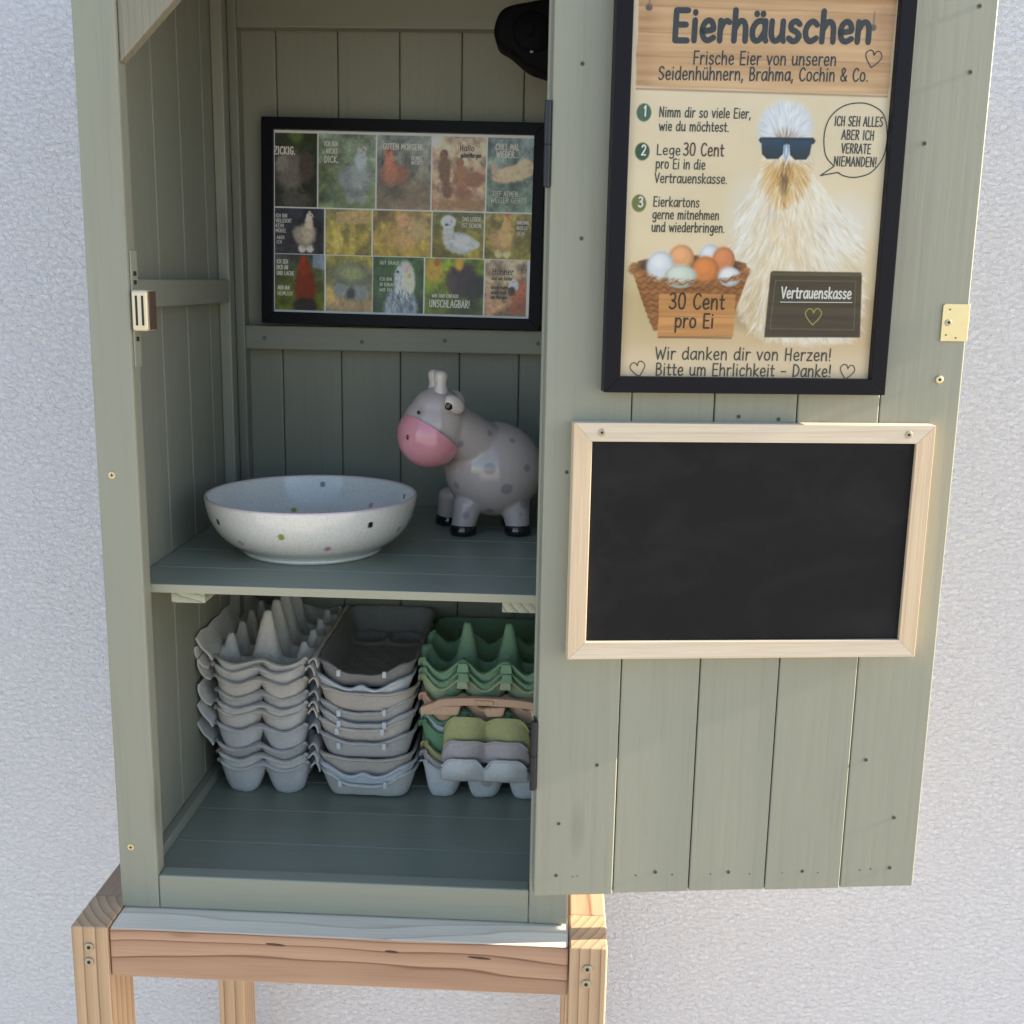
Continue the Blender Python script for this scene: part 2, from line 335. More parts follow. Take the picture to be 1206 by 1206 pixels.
# ------------------------------------------------------------------ lettering: a hand-drawn stroke alphabet (baseline 0, x-height 5, capitals 7.4)
G = {
'a': (4.4, '4,4.2 3,5 1.5,4.6 .5,3 .6,1 1.5,.1 2.8,.6 4,2.6|-4,5 4,1 4.4,.1'), 'b': (4.4, '-.6,7.6 .6,0|.6,2.6 1.8,4.6 3.2,4.6 4,3 3.6,1 2.3,.1 .6,.8'),
'c': (3.9, '3.7,4.2 2.6,5 1.3,4.4 .5,2.6 1,.7 2.2,.1 3.7,.9'), 'd': (4.6, '4,3.8 2.8,4.9 1.4,4.5 .5,2.8 .8,.8 1.9,.1 3.2,.8 4,2.6|-4,7.6 4,.8 4.4,.1'),
'e': (4.1, '.6,2.4 2,2.5 3.6,2.9 3.2,4.5 2.1,5 1,4.2 .5,2.4 1.1,.6 2.3,.1 3.8,.8'), 'f': (3, '3,7.2 2,7.5 1.3,6.4 1.3,0|-.2,4.6 2.6,4.6'),
'g': (4.4, '4,4.2 2.8,5 1.3,4.4 .6,2.8 1.2,1 2.4,.6 3.6,1.8 4,3.4|4,5 4,0 3.6,-1.8 2.3,-2.4 .9,-1.7'), 'h': (4.4, '-.6,7.6 .6,0|.6,2.8 1.8,4.7 3,4.8 3.7,3.4 3.8,0'),
'i': (1.6, '-.8,5 .8,0|-.8,6.8 .8,7.0'), 'k': (4, '-.6,7.6 .6,0|-3.5,4.9 .8,2.3 3.8,0'), 'l': (1.6, '-.8,7.6 .8,0'),
'm': (6.6, '-.6,5 .6,0|.6,2.8 1.5,4.7 2.6,4.8 3.2,3.4 3.2,0|3.2,2.8 4.2,4.7 5.2,4.8 5.9,3.4 6,0'), 'n': (4.4, '-.6,5 .6,0|.6,2.8 1.8,4.7 3,4.8 3.7,3.4 3.8,0'),
'o': (4.4, '2.3,5 1.1,4.5 .5,2.6 1,.7 2.3,.1 3.5,.8 4,2.6 3.4,4.4 2.3,5'), 'p': (4.4, '-.6,5 .6,-2.4|.6,3 1.8,4.8 3.2,4.6 4,2.8 3.4,.8 2.2,.2 .6,1'),
'r': (3.2, '-.6,5 .6,0|.6,2.6 1.4,4.4 2.4,4.9 3.1,4.6'), 's': (3.7, '3.3,4.3 2.2,5 .9,4.4 1,3.1 2.4,2.4 3.3,1.4 2.6,.3 1.4,.1 .4,.8'),
't': (3, '1.3,6.8 1.3,1.4 1.8,.2 2.8,.5|-.2,4.7 2.8,4.7'), 'u': (4.4, '.6,5 .6,1.8 1.3,.3 2.5,.3 3.6,1.6 3.8,3|-3.8,5 3.8,.9 4.2,.1'), 'v': (4, '-.3,5 2,.1 3.8,5'),
'w': (6, '-.3,5 1.7,.1 3,4.2 4.4,.1 5.8,5'), 'z': (3.8, '-.5,4.9 3.5,4.9 .4,.1 3.7,.1'),
'A': (5, '-.2,0 2.5,7.4 4.8,0|-1,2.6 4,2.6'), 'B': (4.6, '-.7,7.4 .7,0|.7,7.4 2.6,7.3 3.7,6 3,4.4 .7,3.9 3.2,3.6 4.2,2 3.2,.3 .7,0'), 'C': (4.8, '4.4,6.3 3.2,7.4 1.7,6.9 .6,4.6 .8,1.8 2.2,.1 3.6,.3 4.6,1.3'),
'D': (5, '-.7,7.4 .7,0|.7,7.4 2.8,7 4.4,5 4.4,2.6 3,.6 .7,0'), 'E': (4.4, '-4,7.4 .7,7.4 .7,0 4.1,0|-.7,3.9 3.6,3.9'), 'F': (4.2, '-4,7.4 .7,7.4 .7,0|-.7,3.9 3.5,3.9'),
'G': (5, '4.4,6.3 3.2,7.4 1.7,6.9 .6,4.6 .8,1.8 2.2,.1 3.6,.3 4.4,1.6 4.4,3.2 2.8,3.3'), 'H': (5, '-.7,7.4 .7,0|-4.2,7.4 4.2,0|-.7,3.8 4.2,3.8'), 'I': (1.9, '-.9,7.4 .9,0'),
'K': (4.6, '-.7,7.4 .7,0|-4.1,7.4 .9,3.6 4.4,0'), 'L': (4.1, '-.7,7.4 .7,0 3.9,0'), 'M': (6, '-.5,0 1,7.4 3,2.4 5,7.4 5.6,0'), 'N': (5.2, '-.7,0 .7,7.4 4.4,0 4.4,7.4'),
'O': (5.2, '2.7,7.4 1.2,6.6 .5,3.8 1.2,.8 2.7,.1 4.1,.8 4.8,3.8 4.1,6.6 2.7,7.4'), 'R': (4.7, '-.7,7.4 .7,0|.7,7.4 2.8,7.3 3.9,5.8 3,4.2 .7,3.7|-1.9,3.7 4.3,0'),
'S': (4.4, '4,6.4 2.7,7.4 1.1,6.7 1,4.8 2.6,3.8 3.9,2.2 3,.5 1.6,.1 .4,1'), 'T': (4.6, '-.2,7.4 4.4,7.4|-2.3,7.4 2.3,0'), 'U': (5, '.7,7.4 .7,2.4 1.5,.4 2.6,.1 3.7,.6 4.2,2.4 4.2,7.4'),
'V': (4.8, '-.3,7.4 2.4,0 4.6,7.4'), 'W': (7, '-.3,7.4 1.9,0 3.5,5.6 5.2,0 6.8,7.4'), 'Z': (4.5, '-.5,7.4 4.2,7.4 .4,0 4.3,0'),
'0': (4.8, '2.4,7.4 1.1,6.6 .5,3.8 1.1,.8 2.4,.1 3.7,.8 4.3,3.8 3.7,6.6 2.4,7.4'), '1': (2.6, '-.4,5.9 1.5,7.4 1.5,0'), '2': (4.4, '.6,6 1.6,7.4 3,7.2 3.7,5.7 2.8,3.4 .5,.1|-.5,.1 4,.1'),
'3': (4.4, '.6,6.7 2,7.4 3.5,6.6 3.4,4.7 1.8,3.9 3.6,3.2 4,1.5 2.8,.2 1.4,.1 .4,.9'), ',': (1.6, '-.9,.6 .4,-1.3'), '.': (1.5, '-.7,.1 .7,.35'), '!': (1.7, '-.9,7.4 .8,2.2|-.8,.1 .8,.35'),
'-': (4.4, '-.6,3 3.8,3'), '&': (5.2, '5,.1 3,2.4 1.2,5 1.5,7 2.7,7.4 3.5,6.2 2.6,4.6 .8,2.8 .6,1.2 1.9,.1 3.4,.6 4.8,3'), ' ': (2.6, ''), '?': (4, '.5,6.4 1.8,7.4 3.4,6.6 3.2,5 1.9,3.6 1.9,2.2|-1.9,.1 1.9,.35')}
for ch, bs in (('ä', 'a'), ('ö', 'o'), ('ü', 'u')): G[ch] = (G[bs][0], G[bs][1] + '|-1.4,6.6 1.4,6.85|-3.2,6.6 3.2,6.85')
G['–'] = G['-']
def smooth_line(p, n=6):
    if len(p) < 3: return p
    closed = p[0] == p[-1]; q = ([p[-2]] if closed else [p[0]]) + p + ([p[1]] if closed else [p[-1]]); out = []
    for k in range(1, len(q) - 2):
        for j in range(n):
            t = j / n; a, b_, c, d = q[k - 1], q[k], q[k + 1], q[k + 2]
            out.append(tuple(.5 * (2 * b_[i] + (c[i] - a[i]) * t + (2 * a[i] - 5 * b_[i] + 4 * c[i] - d[i]) * t * t + (3 * b_[i] - a[i] - 3 * c[i] + d[i]) * t ** 3) for i in (0, 1)))
    out.append(p[-1]); return out
LAYER = [0]
def ribbon(bm, pts, w, y):
    """flat pen stroke in the x,z plane with round ends"""
    LAYER[0] = (LAYER[0] + 1) % 9; y0 = y; y = y - LAYER[0] * 1.6e-5
    p = [Vector(q) for q in pts]; p = [p[0]] + [b_ for a, b_ in zip(p, p[1:]) if (b_ - a).length > 1e-6]
    if len(p) < 2: return
    for k in range(1, len(p) - 1):
        if (p[k] - p[k - 1]).normalized().dot((p[k + 1] - p[k]).normalized()) < .15:
            ribbon(bm, [tuple(q) for q in p[:k + 1]], w, y0); ribbon(bm, [tuple(q) for q in p[k:]], w, y0); return
    L, Rr = [], []
    for k in range(len(p)):
        d0 = (p[k] - p[k - 1]).normalized() if k else (p[1] - p[0]).normalized(); d1 = (p[k + 1] - p[k]).normalized() if k < len(p) - 1 else d0
        t = (d0 + d1); t = t.normalized() if t.length > 1e-3 else d1; nrm = Vector((-t.y, t.x)); cs = max(.55, nrm.dot(Vector((-d1.y, d1.x))))
        L.append(p[k] + nrm * w / 2 / cs); Rr.append(p[k] - nrm * w / 2 / cs)
    lv = [bm.verts.new((q.x, y, q.y)) for q in L]; rv = [bm.verts.new((q.x, y, q.y)) for q in Rr]
    for k in range(len(p) - 1): bm.faces.new((lv[k], rv[k], rv[k + 1], lv[k + 1]))
    for c, a, b_, sgn, d in ((p[0], lv[0], rv[0], -1, p[1] - p[0]), (p[-1], rv[-1], lv[-1], 1, p[-1] - p[-2])):
        d = d.normalized() * sgn; nn = Vector((-d.y, d.x)); arc = [bm.verts.new((c.x + (d.x * math.sin(s) + nn.x * math.cos(s)) * w / 2, y, c.y + (d.y * math.sin(s) + nn.y * math.cos(s)) * w / 2)) for s in (math.pi * .25, math.pi * .5, math.pi * .75)]
        try: bm.faces.new([b_] + arc + [a] if sgn > 0 else [b_] + arc + [a])
        except ValueError: pass
def write(bm, txt, x, z, width, h, pen, y, rise=0, slant=0.02):
    """txt with its baseline from (x,z) over the given width; h = capital height"""
    tot = sum(G[c][0] + .9 for c in txt) - .9; kx = width / tot; kz = h / 7.4; cx = 0
    for c in txt:
        wd, st_ = G[c]
        for s_ in st_.split('|'):
            if not s_: continue
            straight = s_[0] == '-'; s_ = s_[1:] if straight else s_
            pts = [tuple(float(v) for v in q.split(',')) for q in s_.split()]
            if not straight: pts = smooth_line(pts)
            ribbon(bm, [(x + (cx + a) * kx + b_ * kz * slant, z + b_ * kz + rise * (cx + a) / tot) for a, b_ in pts], pen, y)
        cx += wd + .9
def heart(bm, cx, cz, s, rot, pen, y):
    p = [(0, -1), (-.7, -.25), (-.95, .35), (-.6, .8), (-.2, .75), (0, .35), (.25, .8), (.65, .8), (.95, .3), (.65, -.3), (0, -1)]
    c, n = math.cos(rot), math.sin(rot); q = smooth_line(p[:6], 5)[:-1] + smooth_line(p[5:], 5)
    ribbon(bm, [(cx + s * (a * c - b_ * n), cz + s * (a * n + b_ * c)) for a, b_ in q], pen, y)

# ------------------------------------------------------------------ printed pictures: colours carried by the vertices of a fine flat grid
class Canvas:
    def __init__(s, w, h, step, bg):
        s.w, s.h = w, h; s.nx, s.ny = int(w / step) + 1, int(h / step) + 1
        s.X, s.Y = np.meshgrid(np.linspace(0, w, s.nx), np.linspace(0, h, s.ny)); s.A = np.ones((s.ny, s.nx, 3)) * np.array(bg, float); s.step = w / (s.nx - 1)
    def put(s, mask, col): s.A += mask[..., None] * (np.array(col, float) - s.A) if not isinstance(col, np.ndarray) or col.ndim == 1 else mask[..., None] * (col - s.A)
    def noise(s, fx, fy, seed=0):
        r = np.random.default_rng(seed); out = 0
        for o in range(3):
            gx, gy = int(s.w * fx * 2 ** o) + 3, int(s.h * fy * 2 ** o) + 3; g = r.random((gy, gx))
            x = s.X * fx * 2 ** o; y = s.Y * fy * 2 ** o; ix, iy = x.astype(int), y.astype(int); tx, ty = x - ix, y - iy
            tx = tx * tx * (3 - 2 * tx); ty = ty * ty * (3 - 2 * ty)
            out = out + (g[iy, ix] * (1 - tx) * (1 - ty) + g[iy, ix + 1] * tx * (1 - ty) + g[iy + 1, ix] * (1 - tx) * ty + g[iy + 1, ix + 1] * tx * ty) * .55 ** o
        return out / 1.85
    def ell(s, cx, cy, rx, ry, col, soft=.12, rot=0, a=1, wob=0, seed=0):
        c, n = math.cos(rot), math.sin(rot); dx, dy = s.X - cx, s.Y - cy; u = (dx * c + dy * n) / rx; v = (-dx * n + dy * c) / ry
        d = np.sqrt(u * u + v * v)
        if wob: d = d + (s.noise(.35, .35, seed) - .5) * wob
        s.put(np.clip((1 + soft / 2 - d) / soft, 0, 1) * a, col)
    def poly(s, pts, col, soft=1., a=1, wob=0, seed=0):
        X, Y = s.X, s.Y
        if wob: X = X + (s.noise(.3, .3, seed) - .5) * wob; Y = Y + (s.noise(.3, .3, seed + 1) - .5) * wob
        ins = np.zeros(X.shape, bool); dist = np.full(X.shape, 1e9)
        for (x0, y0), (x1, y1) in zip(pts, pts[1:] + pts[:1]):
            cond = ((y0 > Y) != (y1 > Y)); ins ^= cond & (X < (x1 - x0) * (Y - y0) / ((y1 - y0) or 1e-9) + x0)
            L2 = (x1 - x0) ** 2 + (y1 - y0) ** 2 + 1e-12; t = np.clip(((X - x0) * (x1 - x0) + (Y - y0) * (y1 - y0)) / L2, 0, 1)
            dist = np.minimum(dist, np.hypot(X - x0 - t * (x1 - x0), Y - y0 - t * (y1 - y0)))
        sd = np.where(ins, dist, -dist); m = np.clip(.5 + sd / soft, 0, 1) * a; s.put(m, col); return m
    def stroke(s, x, y, ang, ln, wd, col, a=.6, curve=0):
        for t in np.linspace(-.5, .5, max(3, int(ln / s.step / 1.2))):
            an = ang + curve * t; px, py = x + math.cos(an) * ln * t, y + math.sin(an) * ln * t
            i, j = int(round(py / s.step)), int(round(px / s.step)); k = max(1, int(wd / s.step) + 1)
            i0, i1, j0, j1 = max(0, i - k), min(s.ny, i + k + 1), max(0, j - k), min(s.nx, j + k + 1)
            if i0 >= i1 or j0 >= j1: continue
            d2 = (s.X[i0:i1, j0:j1] - px) ** 2 + (s.Y[i0:i1, j0:j1] - py) ** 2; m = np.exp(-d2 / (wd * wd * .35)) * a * (1 - abs(t) * 1.2)
            s.A[i0:i1, j0:j1] += m[..., None] * (np.array(col, float) - s.A[i0:i1, j0:j1])
    def mesh(s, name, mat, parent, x0, z0, y, scale=.001):
        ny, nx = s.ny, s.nx; co = np.zeros((ny * nx, 3), np.float32); co[:, 0] = x0 + s.X.ravel() * scale; co[:, 1] = y; co[:, 2] = z0 + s.Y.ravel() * scale
        idx = np.arange(ny * nx).reshape(ny, nx); q = np.stack([idx[:-1, :-1], idx[:-1, 1:], idx[1:, 1:], idx[1:, :-1]], -1).reshape(-1, 4)
        me = bpy.data.meshes.new(name); me.vertices.add(len(co)); me.vertices.foreach_set('co', co.ravel()); me.loops.add(q.size); me.loops.foreach_set('vertex_index', q.ravel().astype(np.int32))
        me.polygons.add(len(q)); me.polygons.foreach_set('loop_start', np.arange(0, q.size, 4, dtype=np.int32)); me.update()
        A = np.clip(s.A, 0, 255) / 255; A = np.where(A <= .04045, A / 12.92, ((A + .055) / 1.055) ** 2.4)
        at = me.color_attributes.new('Col', 'FLOAT_COLOR', 'POINT'); at.data.foreach_set('color', np.concatenate([A.reshape(-1, 3), np.ones((ny * nx, 1))], 1).astype(np.float32).ravel())
        me.materials.append(mat); o = bpy.data.objects.new(name, me); C.objects.link(o); o.parent = parent; return o
def ink(name, c): return plain(name, lin(c), .6)
K_dark = ink('ink anthracite', (52, 56, 58)); K_brown = ink('ink dark brown', (62, 44, 28)); K_white = ink('ink white', (236, 236, 230)); K_grey = ink('ink dark grey', (66, 68, 62)); K_red = ink('ink wine', (92, 52, 48)); K_gold = ink('ink gold', (176, 164, 72)); K_cream = ink('ink cream', (238, 234, 222))
def rim_frame(bm, w, h, fw, y0, y1, mi=(0, 0), bev=.0005):      # mitred frame, outer size w x h, lower left corner at 0,0
    prism(bm, [(0, 0), (w, 0), (w - fw, fw), (fw, fw)], y0, y1, bev, mi=mi[0]); prism(bm, [(0, h), (fw, h - fw), (w - fw, h - fw), (w, h)], y0, y1, bev, mi=mi[0])
    prism(bm, [(0, 0), (fw, fw), (fw, h - fw), (0, h)], y0, y1, bev, mi=mi[1]); prism(bm, [(w, 0), (w, h), (w - fw, h - fw), (w - fw, fw)], y0, y1, bev, mi=mi[1])
def lettering(parent, items, mat, y):
    if len(items) > 1:
        for it in items: lettering(parent, [it], mat, y)
        return
    b = newbm()
    for it in items:
        if it[0] == 'heart': heart(b, *[v for v in it[1:]], y)
        elif it[0] == 'line': ribbon(b, it[1], it[2], y)
        else: write(b, *it[:6], y, *it[6:])
    bmesh.ops.scale(b, vec=(1, 1, 1), verts=list(b.verts)); o = obj('lettering', b, mat, parent)
    # the strokes face the viewer (-y)
    me = o.data; n = np.zeros(len(me.polygons) * 3, np.float32); me.polygons.foreach_get('normal', n)
    fl = [p for p in me.polygons if p.normal.y > 0]
    for p in fl: p.flip()
    return o

# ------------------------------------------------------------------ poster on the door
PW, PH = .2315, .3160
px_, py_ = door_pt(.0455 + PW / 2)
po = thing('framed_poster', 'tall black picture frame with a hen poster about egg prices on the open door', 'picture', (px_, py_, .4800 * DS + HZ), DELTA); po.scale = (DS, DS, DS)
b = newbm(); rim_frame(b, PW, PH, .0128, -.0172, -.0004); b.transform(Matrix.Translation((-PW / 2, 0, 0))); obj('frame', b, M_black, po)
X0, Z0 = -PW / 2 + .0145, .0121
cv = Canvas(206, 294, .55, (228, 214, 186)); nz = cv.noise(.02, .02, 3)
cv.A += (nz[..., None] - .5) * np.array([14, 16, 22]); t = np.clip((cv.Y - 40) / 180, 0, 1)[..., None]; cv.A += (t - .5) * np.array([4, 8, 16])
cv.put(np.clip((72 - cv.Y) / 8, 0, 1) * .75, (212, 190, 156)); cv.put(np.clip((30 - cv.Y) / 14, 0, 1) * .6, (232, 218, 196))
cv.ell(22, 60, 30, 26, (178, 170, 120), .9, a=.35); cv.ell(112, 52, 24, 12, (120, 104, 84), .9, a=.55)
# wooden sign at the top
gr = cv.noise(.012, .28, 11); pl = np.stack([214 - 44 * (gr - .3), 182 - 52 * (gr - .3), 144 - 56 * (gr - .3)], -1)
m = cv.poly([(4, 223), (30, 222), (80, 223), (130, 222), (203, 222.5), (204, 230), (203.4, 250), (204.5, 296), (3.6, 296), (4.4, 260), (3.4, 246), (4.2, 232)], pl, 1.2)
for zz in (245, 262, 281): cv.put(np.exp(-((cv.Y - zz - 1.5 * (cv.noise(.03, .01, int(zz)) - .5)) / .5) ** 2) * .30 * m, (120, 84, 56))
for sx in (10, 196): cv.put(np.exp(-((cv.X - sx) / 9) ** 2) * m * .28 * (cv.noise(.02, .25, 31)), (110, 66, 40))
cv.put(np.clip(1 - np.abs(cv.Y - 221) / 1.4, 0, 1) * ((cv.X > 4) & (cv.X < 203)) * .6, (116, 84, 60))
for x_, y_ in ((12, 279.5), (187, 271)): cv.ell(x_, y_, 2.6, 2.4, (92, 84, 78), .5); cv.ell(x_ + .3, y_ + 6, .8, 6, (120, 112, 104), .5, a=.8)
# hen
hen = [(110, 184), (106, 170), (103, 160), (97, 146), (91, 134), (86, 116), (83, 96), (86, 74), (92, 57), (103, 42), (118, 32), (150, 28), (190, 32), (197, 55), (197, 84), (192, 112), (184, 126), (172, 137), (158, 148), (149, 158), (145, 170), (142, 184), (132, 192), (118, 192)]
mh = cv.poly(hen, (240, 235, 224), 4.5, 1, 6, 40)
cv.ell(100, 118, 17, 34, (222, 226, 232), 1.0, .12, .6); cv.ell(172, 118, 20, 26, (232, 234, 238), 1.0, -.7, .7); cv.ell(128, 96, 24, 44, (228, 206, 168), 1.2, 0, .6); cv.ell(106, 58, 12, 22, (190, 166, 122), 1.1, .3, .6); cv.ell(185, 70, 10, 26, (214, 188, 144), 1.2, 0, .5)
r = np.random.default_rng(8)
for k in range(2300):
    x, y = r.uniform(82, 198), r.uniform(32, 176)
    i, j = min(cv.ny - 1, int(y / cv.step)), min(cv.nx - 1, int(x / cv.step))
    if mh[i, j] < .35: continue
    ang = math.atan2(-1, (x - 126) / 48 + r.normal(0, .2)); sh = r.random()
    col = (250, 248, 242) if sh < .5 else (222, 206, 174) if sh < .84 else (198, 190, 182)
    cv.stroke(x, y, ang, r.uniform(6, 15), r.uniform(.7, 1.3), col, .42, r.normal(0, .3))
for k in range(420):
    a = r.uniform(math.pi * .95, math.pi * 2.05); s_ = r.uniform(.1, 1); x, y = 126 + 19 * s_ * math.cos(a), 166 + 30 * s_ * math.sin(a)
    cv.stroke(x, y, math.atan2(y - 178, x - 125), r.uniform(6, 12), .9, (196, 152, 88) if r.random() < .6 else (226, 196, 140), .4)
for k in range(60): cv.stroke(125 + r.normal(0, 2.4), 158 + r.normal(0, 7), -1.57 + r.normal(0, .3), 8, .8, (110, 82, 52), .45)
cv.ell(123.5, 195, 21.5, 19, (214, 222, 234), .35, 0, 1, .12, 51); cv.ell(123, 203, 15, 11, (236, 240, 246), .9, 0, .8)
for k in range(520):
    a = r.uniform(0, 2 * math.pi); s_ = r.random() ** .5; x, y = 123.5 + 20 * s_ * math.cos(a), 196 + 17.5 * s_ * math.sin(a)
    cv.stroke(x, y, math.atan2(y - 184, x - 123.5), r.uniform(4, 8), .8, (244, 246, 250) if r.random() < .6 else (186, 198, 216), .4)
for k in range(110): a = r.uniform(.3, 2.84); d_ = r.uniform(1, 15); cv.stroke(124 + d_ * math.cos(a), 183 + d_ * .8 * math.sin(a), a, 6, .8, (190, 160, 128) if r.random() < .6 else (120, 100, 84), .38)
# sunglasses and beak
cv.poly([(102.5, 186), (104, 188), (146, 188.8), (148, 186.5), (146.5, 184), (140, 184), (125, 183), (110, 183.6), (104, 184)], (24, 38, 58), .8)
for sgn in (-1, 1):
    cx = 125 + sgn * 11.2; lens = [(cx - 9.2, 186.5), (cx + 9.2, 186.8), (cx + 8.2 - .5 * sgn, 176), (cx + 5, 172.2), (cx - 4, 172), (cx - 8, 175.6)]
    cv.poly(lens, np.stack([16 + .5 * (cv.Y - 172), 30 + 1.9 * (cv.Y - 172), 46 + 3.0 * (cv.Y - 172)], -1), .9)
cv.poly([(122.4, 182), (125, 184), (127.4, 182), (126.4, 174), (125, 170.5), (123.6, 174)], (150, 176, 200), 1.); cv.ell(125, 178, .7, 4, (216, 230, 240), .8)
# basket with eggs
brown = cv.noise(.12, .5, 21); wk = np.stack([150 + 60 * (brown - .5), 100 + 56 * (brown - .5), 58 + 46 * (brown - .5)], -1)
cv.poly([(7, 84), (12, 92), (34, 97), (72, 98), (98, 92), (101, 84), (92, 56), (90, 40), (26, 38), (17, 58)], wk, 1.2)
for k in range(9): cv.put(np.exp(-((cv.Y - 44 - k * 4.6 - .02 * (cv.X - 50) - 1.0 * np.sin(cv.X * .9 + k * 1.6)) / .8) ** 2) * .55 * ((cv.X > 8) & (cv.X < 100) & (cv.Y > 40) & (cv.Y < 83) & (cv.X > 7 + (84 - cv.Y) * .38) & (cv.X < 101 - (84 - cv.Y) * .34)), (84, 52, 30))
cv.ell(53, 89, 42, 7.6, (64, 46, 36), .2)
for (x, y, rx, ry, c_) in ((69, 97, 8.5, 9, (214, 224, 238)), (46, 95, 10, 10, (222, 170, 126)), (80, 93.5, 9, 10.5, (204, 136, 96)), (29.5, 88, 11, 12, (222, 228, 240)), (65.5, 85.5, 11, 11, (208, 134, 78)), (46, 80.5, 13, 9, (208, 220, 214)), (85.5, 81, 9, 7.5, (226, 232, 244))):
    cv.ell(x, y, rx, ry, tuple(.72 * v for v in c_), .14); cv.ell(x - .8, y + 1, rx * .92, ry * .9, c_, .5); cv.ell(x - 2, y + ry * .3, rx * .45, ry * .4, tuple(min(255, v * 1.1) for v in c_), .9, 0, .7)
rimw = np.abs(((cv.X - 53) / 46) ** 2 + ((cv.Y - 86 + 1.2 * np.sin(cv.X * .7)) / 10.5) ** 2 - 1); cv.put(np.clip(1 - rimw / .22, 0, 1) * (cv.Y < 88 + 3 * np.abs(cv.X - 53) / 46) * .95, wk * .92)
for k in range(240):
    a = r.uniform(math.pi * .97, 2.03 * math.pi); x, y = 53 + 46 * math.cos(a), 86 + 10 * math.sin(a) + r.normal(0, 1.1); cv.stroke(x, y, .5 + r.normal(0, .25), 5, .7, (196, 146, 96) if r.random() < .5 else (92, 58, 34), .6)
bd = np.stack([202 - 60 * (gr - .4), 152 - 56 * (gr - .4), 98 - 46 * (gr - .4)], -1)
cv.poly([(29, 67), (60, 68), (91, 67.6), (91.5, 48), (91, 34), (60, 33), (29, 32), (29.6, 50)], bd, .9); cv.put(np.clip(1 - np.abs(cv.Y - 49.5) / .6, 0, 1) * .35 * ((cv.X > 29) & (cv.X < 91)), (110, 74, 44)); cv.put(np.clip(1 - np.abs(cv.Y - 33) / 1.4, 0, 1) * .6 * ((cv.X > 30) & (cv.X < 90)), (90, 60, 38))
# cash box
dk = np.stack([62 + 30 * (gr - .4), 56 + 26 * (gr - .4), 44 + 22 * (gr - .4)], -1)
cv.poly([(118.6, 85), (120, 86.4), (192.5, 86.6), (193.6, 84), (196, 35), (116.6, 34)], dk, .9); cv.poly([(118.6, 85), (192.6, 85.8), (193, 83.6), (119, 83)], (92, 84, 68), .6, .7)
for a_, b_ in (((123, 79), (189, 79.6)), ((121, 41), (190, 41)), ((123, 79), (121, 41)), ((189, 79.6), (190.5, 41))):
    n_ = 60; [cv.ell(a_[0] + (b_[0] - a_[0]) * k / n_, a_[1] + (b_[1] - a_[1]) * k / n_, .6, .5, (150, 142, 120), .9, 0, .35) for k in range(n_)] if False else cv.poly([(a_[0] - .25, a_[1] - .25), (a_[0] + .25, a_[1] + .25), (b_[0] + .25, b_[1] + .25), (b_[0] - .25, b_[1] - .25)], (150, 142, 120), .8, .6)
for x, y, c_ in ((11.3, 203.8, (66, 98, 78)), (11.2, 175, (44, 76, 50)), (10.2, 136.2, (106, 116, 62))): cv.ell(x, y, 5.7, 6.6, c_, .16)
lum = cv.A.mean(2, keepdims=True); cv.A = np.clip(lum + (cv.A - lum) * 1.12 + np.array([7, 4, 0]), 0, 250)
pr = cv.mesh('print', M_print, po, X0 - .001, Z0 - .001, -.0098)
def L(items): return [tuple([i[0]] + [v * .001 if not isinstance(v, (list, tuple, str)) else v for v in i[1:]]) for i in items]
def T(txt, x, z, w, h, pen, rise=0): return (txt, X0 + x * .001, Z0 + z * .001, w * .001, h * .001, pen * .001, rise * .001)
def HT(x, z, s, rot, pen): return ('heart', X0 + x * .001, Z0 + z * .001, s * .001, rot, pen * .001)
YL = -.0102
lettering(pr, [T('Eierhäuschen', 30, 255.6, 154.5, 21.5, 4.4, 3.6)], K_dark, YL)
lettering(pr, [T('Frische Eier von unseren', 46.7, 239, 112, 9.4, 1.15, 2.4), T('Seidenhühnern, Brahma, Cochin & Co.', 20.2, 227, 165, 9.4, 1.15, 3.6), HT(188, 247.5, 6.8, -.15, .8)], K_dark, YL)
lettering(pr, [T('Nimm dir so viele Eier,', 22.1, 200, 72, 7.2, .95, .7), T('wie du möchtest.', 22.4, 189.8, 55, 7.0, .95, .6)], K_grey, YL)
lettering(pr, [T('Lege', 21.3, 172, 18.6, 7.4, .95), T('pro Ei in die', 21.1, 161.8, 39, 7.2, .95), T('Vertrauenskasse.', 20.6, 151, 57.6, 7.2, .95, .5)], K_grey, YL)
lettering(pr, [T('30 Cent', 42.2, 172, 32, 9.2, 1.15)], K_red, YL)
lettering(pr, [T('Eierkartons', 20.4, 133.2, 36.5, 7.2, .95), T('gerne mitnehmen', 20.1, 123.6, 53, 7.0, .95, .4), T('und wiederbringen.', 19.9, 113.9, 58.4, 7.2, .95, .4)], K_grey, YL)
lettering(pr, [T('1', 10, 200.2, 2.2, 7.4, 1.2), T('2', 9.2, 171.4, 3.8, 7.2, 1.2), T('3', 8.4, 132.6, 3.8, 7.2, 1.2)], K_white, YL)
lettering(pr, [T('ICH SEH ALLES', 161, 197.2, 38.6, 7, .9, .4), T('ABER ICH', 167.4, 187.2, 26, 7, .9), T('VERRATE', 168, 177, 23.6, 7, .9), T('NIEMANDEN!', 162.6, 167.2, 34.4, 7, .9)], K_dark, YL)
lettering(pr, [('line', [(X0 + a * .001, Z0 + c * .001) for a, c in [(163, 167)[:0] or (152.6, 159.5)] + smooth_line([(163.1, 166.8), (155.6, 175), (153.4, 190), (157, 203), (167, 211.8), (180, 214.6), (191, 212.6), (200, 206), (204, 191), (202.2, 174.9), (193.6, 163.1), (181.5, 158.9), (172, 159.6), (166.5, 162.2)], 5) + [(152.6, 159.5)]], .0009)], K_dark, YL)
